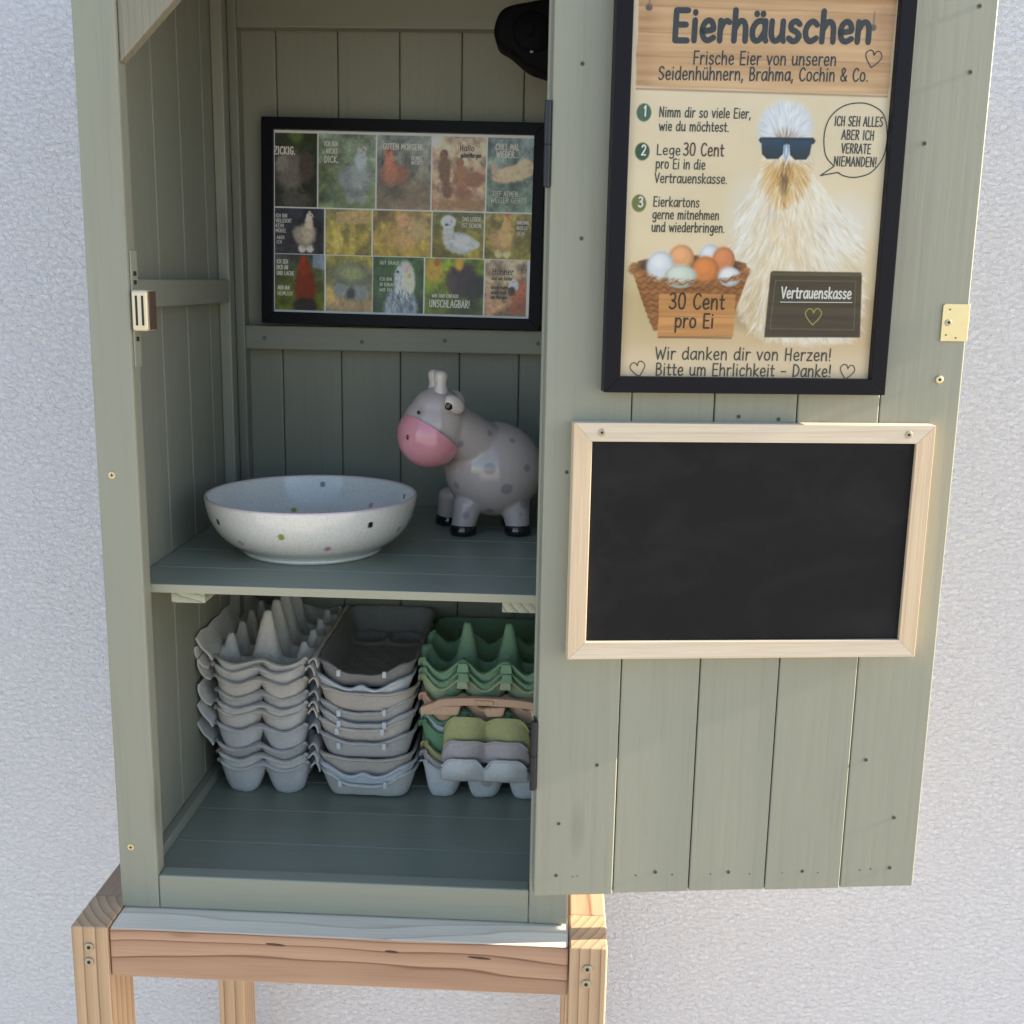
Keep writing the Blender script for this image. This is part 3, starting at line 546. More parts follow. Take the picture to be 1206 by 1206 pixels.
lettering(pr, [T('30 Cent', 36.4, 54.6, 45, 12, 1.5), T('pro Ei', 41.8, 39.8, 31.4, 11, 1.5)], K_brown, YL)
lettering(pr, [T('Vertrauenskasse', 127.2, 64.4, 57.6, 8.6, 1.25, .3), ('line', [(X0 + .127, Z0 + .0612), (X0 + .186, Z0 + .0618)], .0006)], K_white, YL)
lettering(pr, [HT(154.8, 50.5, 7, .0, .9)], K_gold, YL)
lettering(pr, [T('Wir danken dir von Herzen!', 27, 14.4, 145, 9.6, 1.15, .4), T('Bitte um Ehrlichkeit – Danke!', 27.8, 1.6, 145, 9.6, 1.15, .2), HT(13.4, 6.6, 6.4, .2, .8), HT(186.4, 6.4, 6.4, -.15, .8)], K_grey, YL)
b = newbm(); box(b, -PW / 2 + .0120, PW / 2 - .0120, -.0125, -.0110, .0120, PH - .0120, 0); obj('glass', b, M_glass, po)
b = newbm(); box(b, -PW / 2 + .004, PW / 2 - .004, -.0090, -.0012, .004, PH - .004, 0); obj('backing_board', b, plain('grey card', lin((120, 112, 100)), .8), po)

# ------------------------------------------------------------------ collage in the cabinet
FW, FH = .3172, .2262
co_ = thing('framed_collage', 'wide black picture frame with fifteen chicken photos at the cabinet back', 'picture', (.0448 + FW / 2, .3765, .5126))
co_.rotation_euler = (R(-3.2), R(.55), 0)
b = newbm(); rim_frame(b, FW, FH, .0128, -.0075, .0090); b.transform(Matrix.Translation((-FW / 2, 0, 0))); obj('frame', b, M_black, co_)
cc = Canvas(294, 204, .75, (206, 208, 204)); TL = lambda x: (x - 319) * .950; cols = [[320, 372, 442, 507, 572, 628], [320, 381, 438, 509, 571, 628], [320, 382, 439, 501, 573, 624]]; rows = [(119, 199), (67.5, 117.5), (4, 66)]
def tile(rw, cl):
    x0, x1 = TL(cols[rw][cl]) + .7, TL(cols[rw][cl + 1]) - .7; y0, y1 = rows[rw]; sub = Canvas.__new__(Canvas); sub.w, sub.h = cc.w, cc.h; sub.nx, sub.ny, sub.step = cc.nx, cc.ny, cc.step; sub.X, sub.Y = cc.X, cc.Y; sub.A = np.ones_like(cc.A)
    return sub, x0, x1, y0, y1
bgs = [[((46, 52, 34), (34, 34, 26)), ((120, 132, 122), (104, 112, 78)), ((126, 132, 128), (118, 104, 84)), ((196, 178, 158), (168, 142, 116)), ((124, 134, 134), (112, 124, 108))],
       [((46, 48, 58), (52, 48, 52)), ((146, 134, 72), (150, 132, 56)), ((134, 116, 70), (146, 126, 56)), ((104, 104, 62), (140, 124, 50)), ((130, 118, 76), (142, 128, 58))],
       [((58, 62, 58), (96, 104, 34)), ((150, 140, 66), (136, 120, 88)), ((62, 84, 44), (44, 58, 42)), ((118, 130, 36), (92, 100, 36)), ((196, 176, 152), (150, 116, 90))]]
def hen_(s, x, y, k, body, head, comb=(150, 60, 50), face=1, legs=(190, 180, 170), wob=.25, seed=1):
    if legs: s.ell(x - 4 * k, y - 15 * k, 4.6 * k, 5 * k, legs, .4); s.ell(x + 5 * k, y - 15 * k, 4.6 * k, 5 * k, legs, .4)
    s.ell(x, y, 12 * k, 14 * k, tuple(.72 * v for v in body), .4, .25 * face, 1, wob, seed); s.ell(x - 2 * k * face, y + 2 * k, 9.5 * k, 11 * k, body, .6, .25 * face, .9, wob, seed + 1)
    s.ell(x + 9 * k * face, y + 1 * k, 6 * k, 9 * k, tuple(.85 * v for v in body), .5, -.3 * face, .9, wob, seed + 2)
    s.ell(x - 4 * k * face, y + 15 * k, 5 * k, 8 * k, head, .4, 0, 1, wob, seed + 3); s.ell(x - 5 * k * face, y + 23 * k, 4.2 * k, 4 * k, head, .3, 0, 1)
    if comb: s.ell(x - 4.6 * k * face, y + 26.5 * k, 1.8 * k, 2.2 * k, comb, .5); s.ell(x - 9.0 * k * face, y + 22 * k, 1.8 * k, .9 * k, (150, 126, 84), .5); 
    s.ell(x - 6.4 * k * face, y + 23.4 * k, .7 * k, .7 * k, (20, 16, 14), .5)
for rw in range(3):
    for cl in range(5):
        s, x0, x1, y0, y1 = tile(rw, cl); a_, b_ = (np.array(v, float) for v in bgs[rw][cl]); t = np.clip((s.Y - y0) / (y1 - y0), 0, 1)[..., None]; s.A = b_ + (a_ - b_) * t
        n1 = s.noise(.07, .07, 60 + rw * 5 + cl); n2 = s.noise(.3, .25, 90 + rw * 5 + cl); s.A *= (1 + 1.0 * (n1 - .5) + .35 * (n2 - .5))[..., None]
        cx, cy = (x0 + x1) / 2, (y0 + y1) / 2; sd = rw * 7 + cl
        if (rw, cl) == (0, 0): s.ell(cx, y1 - 2, 7, 8, (120, 140, 60), .9, 0, .5); s.ell(cx - 6, y0 + 40, 16, 22, (104, 98, 92), .5, 0, 1, .4, 5); s.ell(cx + 12, y0 + 44, 8, 18, (70, 62, 56), .5, 0, 1, .4, 6); s.ell(cx - 16, y0 + 47, 7, 9, (128, 122, 116), .5, 0, 1, .4, 7); s.ell(cx, y0 + 8, 18, 9, (96, 92, 84), .8, 0, .7, .8, 9)
        if (rw, cl) == (0, 1): s.ell(cx, y0 + 18, 16, 16, (112, 122, 84), 1.2, 0, .6, .8, 4); hen_(s, cx + 10, y0 + 32, 1.35, (152, 158, 158), (170, 178, 180), (150, 140, 130), -1, (140, 142, 134), .3, sd)
        if (rw, cl) == (0, 2): hen_(s, cx - 12, y0 + 36, 1.1, (170, 120, 96), (176, 122, 100), (186, 70, 60), 1, None, .3, sd); s.ell(cx, y0 + 14, 30, 18, (122, 106, 88), .9, 0, .7, 1., 4); s.ell(cx - 8, y0 + 18, 10, 8, (64, 56, 46), .9, 0, .5, 1.2, 8)
        if (rw, cl) == (0, 3): s.ell(cx - 16, y0 + 44, 7, 16, (120, 96, 76), .4, .1, 1, .4, 3); s.ell(cx - 17, y0 + 61, 4.5, 5, (112, 88, 70), .4); s.ell(cx + 2, y0 + 36, 9, 15, (150, 118, 92), .4, 0, 1, .4, 2); s.ell(cx + 1, y0 + 52, 5, 5, (146, 112, 86), .4); s.ell(cx + 18, y0 + 34, 13, 8, (140, 106, 82), .4, .2, 1, .4, 6); s.ell(cx - 12, y0 + 22, 7, 9, (96, 72, 58), .6, 0, .8, .8, 5); s.ell(cx + 5, y0 + 20, 12, 6, (130, 92, 70), .7, 0, .8, .7, 11); s.ell(cx, y0 + 7, 34, 6, (150, 120, 92), .9)
        if (rw, cl) == (0, 4): s.ell(cx + 4, y0 + 42, 25, 9, (206, 178, 152), .3, .22, 1, .25, 4); s.ell(cx + 16, y0 + 51, 9, 7, (212, 184, 158), .4); s.ell(cx - 18, y0 + 46, 3, 8, (186, 160, 140), .6)
        if (rw, cl) == (1, 0): hen_(s, cx + 7, y0 + 20, .95, (182, 170, 156), (198, 188, 174), (190, 182, 172), -1, (208, 206, 200), .15, sd)
        if (rw, cl) == (1, 1): s.poly([(cx - 14, y1 - 3), (cx + 22, y1 - 1), (cx + 22, y1 - 15), (cx - 14, y1 - 17)], (172, 148, 106), 1.5, .9); s.ell(cx - 12, y0 + 14, 6, 12, (190, 172, 96), .4, 0, .9, .2, 2); s.poly([(cx + 1, y0), (cx + 1, y1 - 16), (cx + 8, y1 - 16), (cx + 8, y0)], (180, 160, 84), 1.5, .7)
        if (rw, cl) == (1, 2): s.ell(cx + 4, y0 + 26, 15, 20, (182, 150, 108), .6, 0, .8, .6, 3); s.ell(cx + 2, y0 + 40, 7, 8, (192, 154, 120), .5, 0, .8, .3, 1); s.ell(cx + 20, y0 + 30, 12, 14, (178, 160, 126), .8, 0, .6, 1., 6); s.ell(cx - 14, y0 + 20, 8, 12, (166, 140, 86), .8, 0, .6, .9, 7)
        if (rw, cl) == (1, 3): s.ell(cx + 2, y0 + 16, 18, 12, (172, 176, 178), .25, -.15, 1, .15, 2); s.ell(cx + 6, y0 + 17, 13, 8, (206, 210, 214), .6, -.1, .8); s.ell(cx - 11, y0 + 26, 6.5, 13, (186, 188, 188), .3); s.ell(cx - 11, y0 + 39, 8.5, 7.5, (204, 210, 214), .3); s.ell(cx - 13, y0 + 36, 2, 1.4, (70, 60, 56), .6); s.ell(cx + 18, y0 + 15, 7, 5, (190, 194, 196), .3)
        if (rw, cl) == (1, 4): hen_(s, cx - 6, y0 + 21, 1.0, (206, 172, 122), (206, 164, 112), (178, 96, 70), -1, (206, 190, 150), .15, sd)
        if (rw, cl) == (2, 0): s.poly([(x1 - 14, y1), (x1, y1), (x1, y1 - 16), (x1 - 14, y1 - 14)], (128, 138, 150), 1.5); s.ell(cx + 6, y0 + 26, 12, 24, (108, 50, 30), .3, 0, 1, .2, 2); s.ell(cx + 5, y0 + 48, 7, 10, (124, 56, 34), .3, 0, 1, .2, 3); s.ell(cx + 4, y0 + 57, 3, 4, (148, 52, 36), .4); s.ell(cx + 6, y0 + 5, 14, 9, (44, 38, 34), .4, 0, 1, .2, 5)
        if (rw, cl) == (2, 1): s.ell(cx + 3, y0 + 34, 25, 22, (96, 98, 84), .4, 0, .9, .5, 3); s.ell(cx + 2, y0 + 43, 15, 8, (148, 152, 106), .7, 0, .8, .5, 6); s.ell(cx - 8, y0 + 24, 10, 8, (130, 134, 136), .5, 0, .9, .6, 8); s.ell(cx + 13, y0 + 22, 10, 9, (126, 130, 134), .5, 0, .9, .6, 9); s.ell(cx + 2, y0 + 20, 5, 6, (52, 52, 50), .7); s.ell(cx - 22, y0 + 16, 6, 12, (196, 170, 104), .6, 0, .8); s.ell(cx, y0 + 5, 30, 8, (150, 128, 104), .8, 0, .7, .6, 2)
        if (rw, cl) == (2, 2): s.ell(cx + 3, y0 + 5, 19, 24, (150, 158, 168), .25, 0, 1, .2, 2); s.ell(cx + 7, y0 + 36, 12, 22, (196, 200, 204), .25, 0, 1, .1, 3); s.ell(cx + 11, y0 + 34, 7, 13, (206, 200, 176), .7, 0, .8); s.ell(cx + 10, y0 + 50, 5, 7, (196, 178, 170), .6, 0, .8); s.ell(cx - 1, y0 + 46, 1.4, 1.6, (30, 30, 34), .4); s.ell(cx + 12.5, y0 + 42, 2.2, 3, (176, 168, 120), .5)
        if (rw, cl) == (2, 2):
            q = np.random.default_rng(3)
            for k in range(90): s.stroke(cx + 3 + q.uniform(-14, 14), y0 + q.uniform(1, 26), -1.4 + q.normal(0, .25), 6, .9, (48, 58, 76), .7)
            for k in range(40): s.stroke(cx + q.uniform(-5, 4), y0 + q.uniform(28, 54), -1.7, 4, .7, (96, 104, 120), .6)
        if (rw, cl) == (2, 3): s.ell(cx - 24, y0 + 48, 11, 12, (178, 146, 66), .5, .4, .9, .5, 2); s.ell(cx - 20, y0 + 58, 3, 5, (160, 90, 50), .5); s.ell(cx + 9, y0 + 38, 17, 19, (58, 44, 46), .3, -.3, 1, .3, 3); s.ell(cx + 5, y0 + 56, 5, 7, (196, 152, 60), .5); s.ell(cx + 24, y0 + 30, 11, 16, (44, 38, 38), .5, -.4, 1, .4, 6); s.ell(cx - 3, y0 + 36, 6, 9, (86, 70, 74), .7, 0, .7); s.ell(cx + 16, y0 + 8, 22, 9, (38, 42, 28), .9, 0, .8)
        if (rw, cl) == (2, 4): s.ell(cx + 17, y0 + 24, 12, 17, (164, 100, 74), .3, .4, 1, .1, 2); s.ell(cx + 18, y0 + 12, 15, 8, (142, 86, 64), .4, .5); s.ell(cx + 9, y0 + 34, 5.5, 7, (212, 216, 222), .3); s.ell(cx + 7, y0 + 28, 4, 5, (60, 44, 40), .5)
        q = np.random.default_rng(200 + rw * 5 + cl); base_a = q.uniform(0, 3.14)
        for k in range(330):
            x, y = q.uniform(x0, x1), q.uniform(y0, y1); i, j = min(s.ny - 1, int(y / s.step)), min(s.nx - 1, int(x / s.step))
            s.stroke(x, y, base_a + q.normal(0, .7), q.uniform(2.5, 6.5), q.uniform(.7, 1.5), np.clip(s.A[i, j] * q.choice([.6, .78, 1.2, 1.4]), 0, 245), .36, q.normal(0, .5))
        mk = ((s.X >= x0) & (s.X <= x1) & (s.Y >= y0) & (s.Y <= y1)); cc.A[mk] = s.A[mk]
lum = cc.A.mean(2, keepdims=True); cc.A = np.clip((lum + (cc.A - lum) * 1.2) * 1.2 + 6, 0, 244)
CX0, CZ0 = -FW / 2 + .0118, .0112
pr2 = cc.mesh('print', M_print, co_, CX0, CZ0, -.0002)
def T2(txt, x, z, w, h, pen): return (txt, CX0 + x * .001, CZ0 + z * .001, w * .001, h * .001, pen * .001)
Y2 = -.0005
lettering(pr2, [T2('ZICKIG.', 1, 176, 24, 8, 1.5), T2('ICH BIN', 58, 186, 15, 5, .8), T2('NICHT', 60, 178, 13, 5, .8), T2('DICK.', 58, 168, 16, 7, 1.1), T2('GUTEN MORGEN!', 124, 184, 44, 6, 1.0), T2('DENKE', 156, 173, 12, 4, .7), T2('NICHT?', 156, 168, 13, 4, .7), T2('CHILL MAL', 250, 186, 26, 6.4, 1.0), T2('WIEDER...', 251, 178, 24, 6.4, 1.1)], K_cream, Y2)
lettering(pr2, [T2('ICH BIN', 3, 107, 13, 3.8, .6), T2('VIELLEICHT', 3, 101.5, 18, 3.8, .6), T2('KEIN', 3, 96, 9, 3.8, .6), T2('MODEL', 3, 90.5, 12, 3.8, .6), T2('ABER', 4, 83, 9, 3.4, .5), T2('ICH', 4, 78, 6, 3.4, .5), T2('DAS LEBEN', 215, 108, 20, 4.4, .7), T2('IST SCHÖN'.replace('Ö', 'O'), 214, 101, 22, 4.4, .7), T2('MANCHMAL', 276, 106, 14, 3.6, .5), T2('MUSS ES', 276, 100, 12, 3.6, .5), T2('SEIN', 276, 94, 9, 3.6, .5)], K_cream, Y2)
lettering(pr2, [T2('ICH SEH', 4, 56, 13, 4.4, .7), T2('DICH AN', 4, 49.5, 13, 4.4, .7), T2('UND LACHE', 4, 43, 20, 4.4, .7), T2('ABER NUR', 5, 27, 14, 4, .6), T2('HEIMLICH', 5, 20.5, 17, 4, .6), T2('GUT DRAUF', 122, 58, 22, 3.6, .5), T2('ICH BIN', 122, 40, 14, 3.4, .5), T2('SO SCHLAU', 122, 34, 16, 3.4, .5), T2('WIE DU', 122, 28, 14, 3.4, .5), T2('WIR SIND EINFACH', 182, 23, 30, 3.6, .6), T2('UNSCHLAGBAR!', 179, 12, 46, 8, 1.1), T2('TIEF ATMEN', 248, 136, 28, 5.4, .6), T2('WEITER GEHTS', 246, 129, 40, 5.4, .6)], K_cream, Y2)
lettering(pr2, [T2('Hallo', 210, 184, 16, 6, .8), T2('guten', 211, 177, 9, 4.6, .8), T2('Morgen', 221, 177, 13, 4.6, .8), T2('Hühner', 250, 50, 24, 7, .9), T2('sind wie Kinder', 249, 44, 24, 3.8, .6), T2('ohne', 249, 34, 9, 3.8, .7), T2('Hahn', 259, 34, 9, 3.8, .7), T2('auch mal', 249, 28.5, 17, 3.8, .7), T2('am Morgen', 249, 23, 18, 3.8, .7)], K_dark, Y2)
b = newbm(); box(b, -FW / 2 + .0105, FW / 2 - .0105, -.0034, -.0022, .0105, FH - .0105, 0); obj('glass', b, M_glass, co_)
b = newbm(); box(b, -FW / 2 + .003, FW / 2 - .003, .0006, .0086, .003, FH - .003, 0); obj('backing_board', b, plain('brown card', lin((120, 100, 80)), .8), co_)

# ------------------------------------------------------------------ chalkboard
BW, BH = .3010, .2000
bx, by = door_pt(.0224 + BW / 2)
cb = thing('chalkboard', 'empty black chalkboard with a pale wood frame screwed to the open door', 'chalkboard', (bx, by, .2553 * DS + HZ), DELTA); cb.scale = (DS, DS, DS)
b = newbm(); rim_frame(b, BW, BH, .0152, -.0155, -.0004, (0, 1), .0004); b.transform(Matrix.Translation((-BW / 2, 0, 0))); fr = obj('frame', b, [M_fh, M_fv], cb)
b = newbm(); box(b, -BW / 2 + .013, BW / 2 - .013, -.0118, -.0060, .013, BH - .013, 0); obj('slate', b, M_slate, cb)
for x in (-BW / 2 + .0228, BW / 2 - .0228):
    b = newbm(); cyl(b, (x, BH - .0078), .0031, -.0162, -.0150, 18, .0004); obj('screw', b, M_steel, fr)
    b = newbm(); cyl(b, (x, BH - .0078), .0012, -.0166, -.0158, 6); obj('recess', b, M_dark, fr)

# ------------------------------------------------------------------ bowl
def set_col(o, A):
    at = o.data.color_attributes.new('Col', 'FLOAT_COLOR', 'POINT'); at.data.foreach_set('color', np.concatenate([A, np.ones((len(A), 1))], 1).astype(np.float32).ravel())
def coords(o):
    a = np.zeros(len(o.data.vertices) * 3, np.float32); o.data.vertices.foreach_get('co', a); return a.reshape(-1, 3)
outer = [(.0, .0015), (.060, .0015), (.063, 0), (.0665, 0), (.0685, .002), (.0690, .0045), (.0755, .0085), (.0855, .0155), (.0935, .0245), (.0990, .0345), (.1018, .0440), (.1030, .051), (.1034, .0545)]
inner = [(.1034, .0562), (.1027, .0572), (.1014, .0572), (.1004, .0562), (.0988, .050), (.0963, .042), (.092, .033), (.085, .024), (.075, .0165), (.063, .0115), (.040, .0092), (.02, .0086), (0, .0085)]
prof = smooth_line(outer, 16)[:-1] + smooth_line(inner, 16)
b = newbm(); lathe(b, prof, 360); bmesh.ops.remove_doubles(b, verts=list(b.verts), dist=1e-6)
bowl = obj('spotted_bowl', b, attr_mat('speckled glaze', .16, .6, .5, .22), smooth=True); bowl.location = (.1452, .1655, .3007)
tag(bowl, 'wide shallow white ceramic bowl with small coloured dots on the shelf', 'bowl')
V = coords(bowl); A = np.ones((len(V), 3)) * np.array(lin((230, 226, 219))); rr = np.hypot(V[:, 0], V[:, 1])
rim = np.clip(1 - np.abs(V[:, 2] - .0568) / .0016, 0, 1)[:, None]; A += rim * .8 * (np.array(lin((206, 168, 178))) - A)
def dot(x, y, z, rad, c, sx=1):
    d = np.sqrt(((V - np.array([x, y, z])) ** 2).sum(1)); m = np.clip((rad - d) / .0008 + .5, 0, 1)[:, None]; A[:] = A + m * (np.array(lin(c)) - A)
def outer_pt(ang, z):
    zs = [p[1] for p in outer[5:]]; rs = [p[0] for p in outer[5:]]; r_ = float(np.interp(z, zs, rs)); return r_ * math.cos(ang), r_ * math.sin(ang), z
for deg, z, rad, c_ in ((223, .040, .0032, (34, 20, 20)), (314, .042, .0032, (40, 22, 24)), (266, .0340, .0034, (150, 160, 58)), (237, .0225, .0036, (206, 176, 180)), (291, .0210, .0033, (190, 140, 152)), (190, .03, .0034, (150, 160, 58)), (340, .030, .0034, (206, 160, 170)), (20, .04, .003, (34, 20, 20)), (70, .03, .003, (150, 160, 58)), (120, .04, .003, (190, 140, 152))): dot(*outer_pt(R(deg), z), rad, c_)
for deg, r_, z, c_ in ((116, .084, .0228, (160, 162, 84)), (96, .0985, .0475, (120, 112, 122)), (30, .098, .0462, (110, 100, 110)), (60, .09, .030, (196, 150, 162))): dot(r_ * math.cos(R(deg)), r_ * math.sin(R(deg)), z, .0030, c_)
set_col(bowl, A)

# ------------------------------------------------------------------ ceramic cow
cow = thing('cow_figurine', 'glossy grey ceramic cow money box with pink muzzle beside the bowl', 'figurine', (.315, .275, .3005))
def fuse(name, bm, voxel, mat, parent, smooth_it=6):
    o = obj(name, bm, mat, parent); md = o.modifiers.new('r', 'REMESH'); md.mode = 'VOXEL'; md.voxel_size = voxel
    sm = o.modifiers.new('s', 'SMOOTH'); sm.factor = .5; sm.iterations = smooth_it
    dg = bpy.context.evaluated_depsgraph_get(); me = bpy.data.meshes.new_from_object(o.evaluated_get(dg)); o.modifiers.clear(); old = o.data; o.data = me; bpy.data.meshes.remove(old)
    me.name = name; me.polygons.foreach_set('use_smooth', [True] * len(me.polygons)); return o
P = Vector((.315, .275, .3005))
def rel(x, y, z): return (x - P.x, y - P.y, z - P.z)
HC, HR = Vector(rel(.2560, .238, .4130)), Matrix.Rotation(R(38), 4, 'Y')
cb_ = newbm(); ell(cb_, rel(.3180, .275, .3680), (.0535, .0490, .0510), Matrix.Rotation(R(4), 4, 'Y'))
for k in range(7): t = k / 6; ell(cb_, rel(.308 - .034 * t, .264 - .022 * t, .390 + .026 * t), (.031 - .005 * t, .030 - .004 * t, .029 - .003 * t))
ell(cb_, tuple(HC + Vector((.0025, 0, .004))), (.0345, .0325, .0365), Matrix.Rotation(R(30), 4, 'Y'))
ell(cb_, tuple(HC + Vector((.0050, .0, .0225))), (.0265, .027, .0225))
legs = ((.2880, .2490, 0), (.2670, .3010, 0), (.3460, .2560, 1), (.340, .304, 1))
for x, y, s in legs:
    for k in range(6): t = k / 5; ell(cb_, rel(x - (.004 if s else -.005) * t, y + (.004 if y < .28 else -.004) * t, .3085 + .025 * t), (.0130 + .0035 * t, .0130 + .0035 * t, .010), None, 20, 12)
ell(cb_, rel(.3720, .292, .365), (.006, .006, .018), Matrix.Rotation(R(-20), 4, 'Y'))
M_cow = attr_mat('glazed ceramic', .12, .5, .5)
body = fuse('body', cb_, .0017, M_cow, cow, 7)
V = coords(body); GREY = np.array(lin((196, 182, 178))); A = np.ones((len(V), 3)) * GREY
# underside of the belly and neck paler
spots = []
for dx, dz in ((-.0075, .003), (.0335, .0035), (-.040, -.0165), (-.008, -.042), (.0265, -.0375), (-.012, .036), (.0165, .034), (.0480, -.02), (.01, -.018)):
    q = 1 - (dx / .056) ** 2 - (dz / .052) ** 2; yy = -.047 * math.sqrt(max(q, .02)); spots.append((.3245 + dx, .275 + yy, .3725 + dz, .0062)); spots.append((.3245 + dx, .275 - yy, .3725 + dz, .0062))
spots = spots[:18]
for dx, dz in ((.010, -.001), (.030, -.0105), (.0185, .0265)): spots.append((HC.x + P.x + dx, HC.y + P.y - math.sqrt(max(.0001, .034 ** 2 - dx * dx - dz * dz * .8)), HC.z + P.z + dz, .0048))
for x, y, z in ((.351, .241, .325), (.292, .2345, .324)): spots.append((x, y, z, .0048))
for x, y, z, rad in spots:
    d = np.sqrt(((V - np.array(rel(x, y, z))) ** 2).sum(1)); m = np.clip((rad - d) / .0012 + .5, 0, 1)[:, None]; A = A + m * .75 * (np.array(lin((146, 134, 146))) - A)
set_col(body, A)
mz = newbm(); ell(mz, (0, 0, 0), (.0350, .0340, .0352), None, 64, 48)
bmesh.ops.bisect_plane(mz, geom=list(mz.verts) + list(mz.edges) + list(mz.faces), plane_co=(0, 0, .000), plane_no=(.0, .0, 1), clear_outer=True)
ed = [e for e in mz.edges if e.is_boundary]; bmesh.ops.holes_fill(mz, edges=ed)
mz.transform(Matrix.Translation(HC + Vector((-.0015, -.004, -.0040))) @ Vector((-.50, -.38, -.78)).to_track_quat('-Z', 'Y').to_matrix().to_4x4())
mu = auto_smooth(obj('muzzle', mz, plain('pink glaze', lin((236, 160, 172)), .13, 0, .5), cow), 50)
K_blk = plain('black glaze', (.012, .012, .014), .1, 0, .6)
MC = HC + Vector((-.0015, -.004, -.0040))
for dx, dz in ((-.0195, .0005),):
    b = newbm(); ell(b, (MC.x + dx, MC.y - math.sqrt(max(0, .0344 ** 2 - dx * dx - dz * dz)) + (.0003 if dx > -.03 else -.002), MC.z + dz), (.0019, .0014, .0027), None, 16, 10); obj('nostril', b, K_blk, mu, True)
for dx, dz, dy in ((-.0105, .0215, -.0300), (-.022, .0265, .006)):
    b = newbm(); ell(b, (HC.x + dx, HC.y + dy, HC.z + dz), (.0018, .0030, .0020), None, 16, 10); obj('eye', b, K_blk, cow, True)
M_cowp = plain('grey glaze', tuple(GREY), .12, 0, .5); M_horn = plain('pale glaze', lin((218, 206, 198)), .14, 0, .5)
for dx, dy, s in ((.0225, -.0245, 1), (.0185, .0300, -1)):
    b = newbm(); c = HC + Vector((dx + .003, dy, .0300)); rt = Matrix.Rotation(R(35 * s), 4, 'Z') @ Matrix.Rotation(R(35), 4, 'Y'); ell(b, tuple(c), (.0125, .0072, .0085), rt); er = obj('ear', b, M_horn, cow, True)
    b = newbm(); ell(b, tuple(c + Vector((-.0035, -.0062 if s > 0 else .0062, .0002))), (.0068, .0026, .0045), Matrix.Rotation(R(20 * s), 4, 'Z') @ Matrix.Rotation(R(-38), 4, 'Y')); obj('ear_inside', b, K_blk, er, True)
for dx, dy in ((.0030, .006), (.0105, -.008)):
    b = newbm(); x, y, z = HC.x + dx - .001, HC.y + dy, HC.z
    lathe(b, [(0, .034), (.0095, .034), (.0080, .042), (.0062, .047), (.0064, .051), (.0074, .0555), (.0070, .0595), (.0044, .0620), (0, .0626)], 28, (x, y, z)); obj('horn', b, M_horn, cow, True)
for x, y, s in legs:
    b = newbm(); lathe(b, [(0, 0), (.0125, 0), (.0142, .0015), (.0146, .005), (.0138, .0095), (.0128, .0115), (0, .0115)], 32, rel(x, y, .3005)); obj('hoof', b, K_blk, cow, True)

# ------------------------------------------------------------------ egg cartons
def shell(name, X, Y, Z, mats, th=.0016, amp=.55):
    ny, nx = X.shape; ph = rng.uniform(0, 6.28, 12); rough_ = rng.normal(0, 1, X.shape); rough_ = (rough_ + np.roll(rough_, 1, 0) + np.roll(rough_, 1, 1) + np.roll(rough_, 1, (0, 1))) / 4; Z = Z + amp * (.0007 * np.sin(X * 150 + ph[0]) * np.sin(Y * 120 + ph[1]) + .0006 * np.sin(X * 260 + Y * 190 + ph[2])) + .00012 * rough_; X = X + amp * (.0008 * np.sin(Y * 60 + Z * 90 + ph[3]) + .0004 * np.sin(Y * 180 + ph[4])); Y = Y + amp * (.0009 * np.sin(X * 60 + Z * 80 + ph[5]) + .0004 * np.sin(X * 180 + ph[6])); P_ = np.stack([X, Y, Z], -1); dx = np.gradient(P_, axis=1); dy = np.gradient(P_, axis=0); n = np.cross(dx, dy); n /= np.linalg.norm(n, axis=2, keepdims=True) + 1e-12
    co = np.concatenate([P_.reshape(-1, 3), (P_ - n * th).reshape(-1, 3)]); N = nx * ny; idx = np.arange(N).reshape(ny, nx)
    q = np.stack([idx[:-1, :-1], idx[:-1, 1:], idx[1:, 1:], idx[1:, :-1]], -1).reshape(-1, 4)
    ring = np.concatenate([idx[0, :], idx[1:, -1], idx[-1, -2::-1], idx[-2:0:-1, 0]]); r2 = np.roll(ring, -1)
    side = np.stack([ring, ring + N, r2 + N, r2], -1); F = np.concatenate([q, q[:, ::-1] + N, side])
    me = bpy.data.meshes.new(name); me.vertices.add(len(co)); me.vertices.foreach_set('co', co.astype(np.float32).ravel()); me.loops.add(F.size); me.loops.foreach_set('vertex_index', F.ravel().astype(np.int32)); me.polygons.add(len(F)); me.polygons.foreach_set('loop_start', np.arange(0, F.size, 4, dtype=np.int32)); me.polygons.foreach_set('use_smooth', [True] * len(F)); me.update(); me.validate()
    me.materials.append(mats); return me
def grid_axes(a, b, lip, step=.0017):
    n = lambda h: max(8, int(round(2 * (h + lip) / step)))
    return np.meshgrid(np.linspace(-a - lip, a + lip, n(a)), np.linspace(-b - lip, b + lip, n(b)))
def rounded(X, Y, a, b, k=.045, p=9): f = 1 - k * np.abs(X / a) ** p * np.abs(Y / b) ** p; return X * f, Y * f
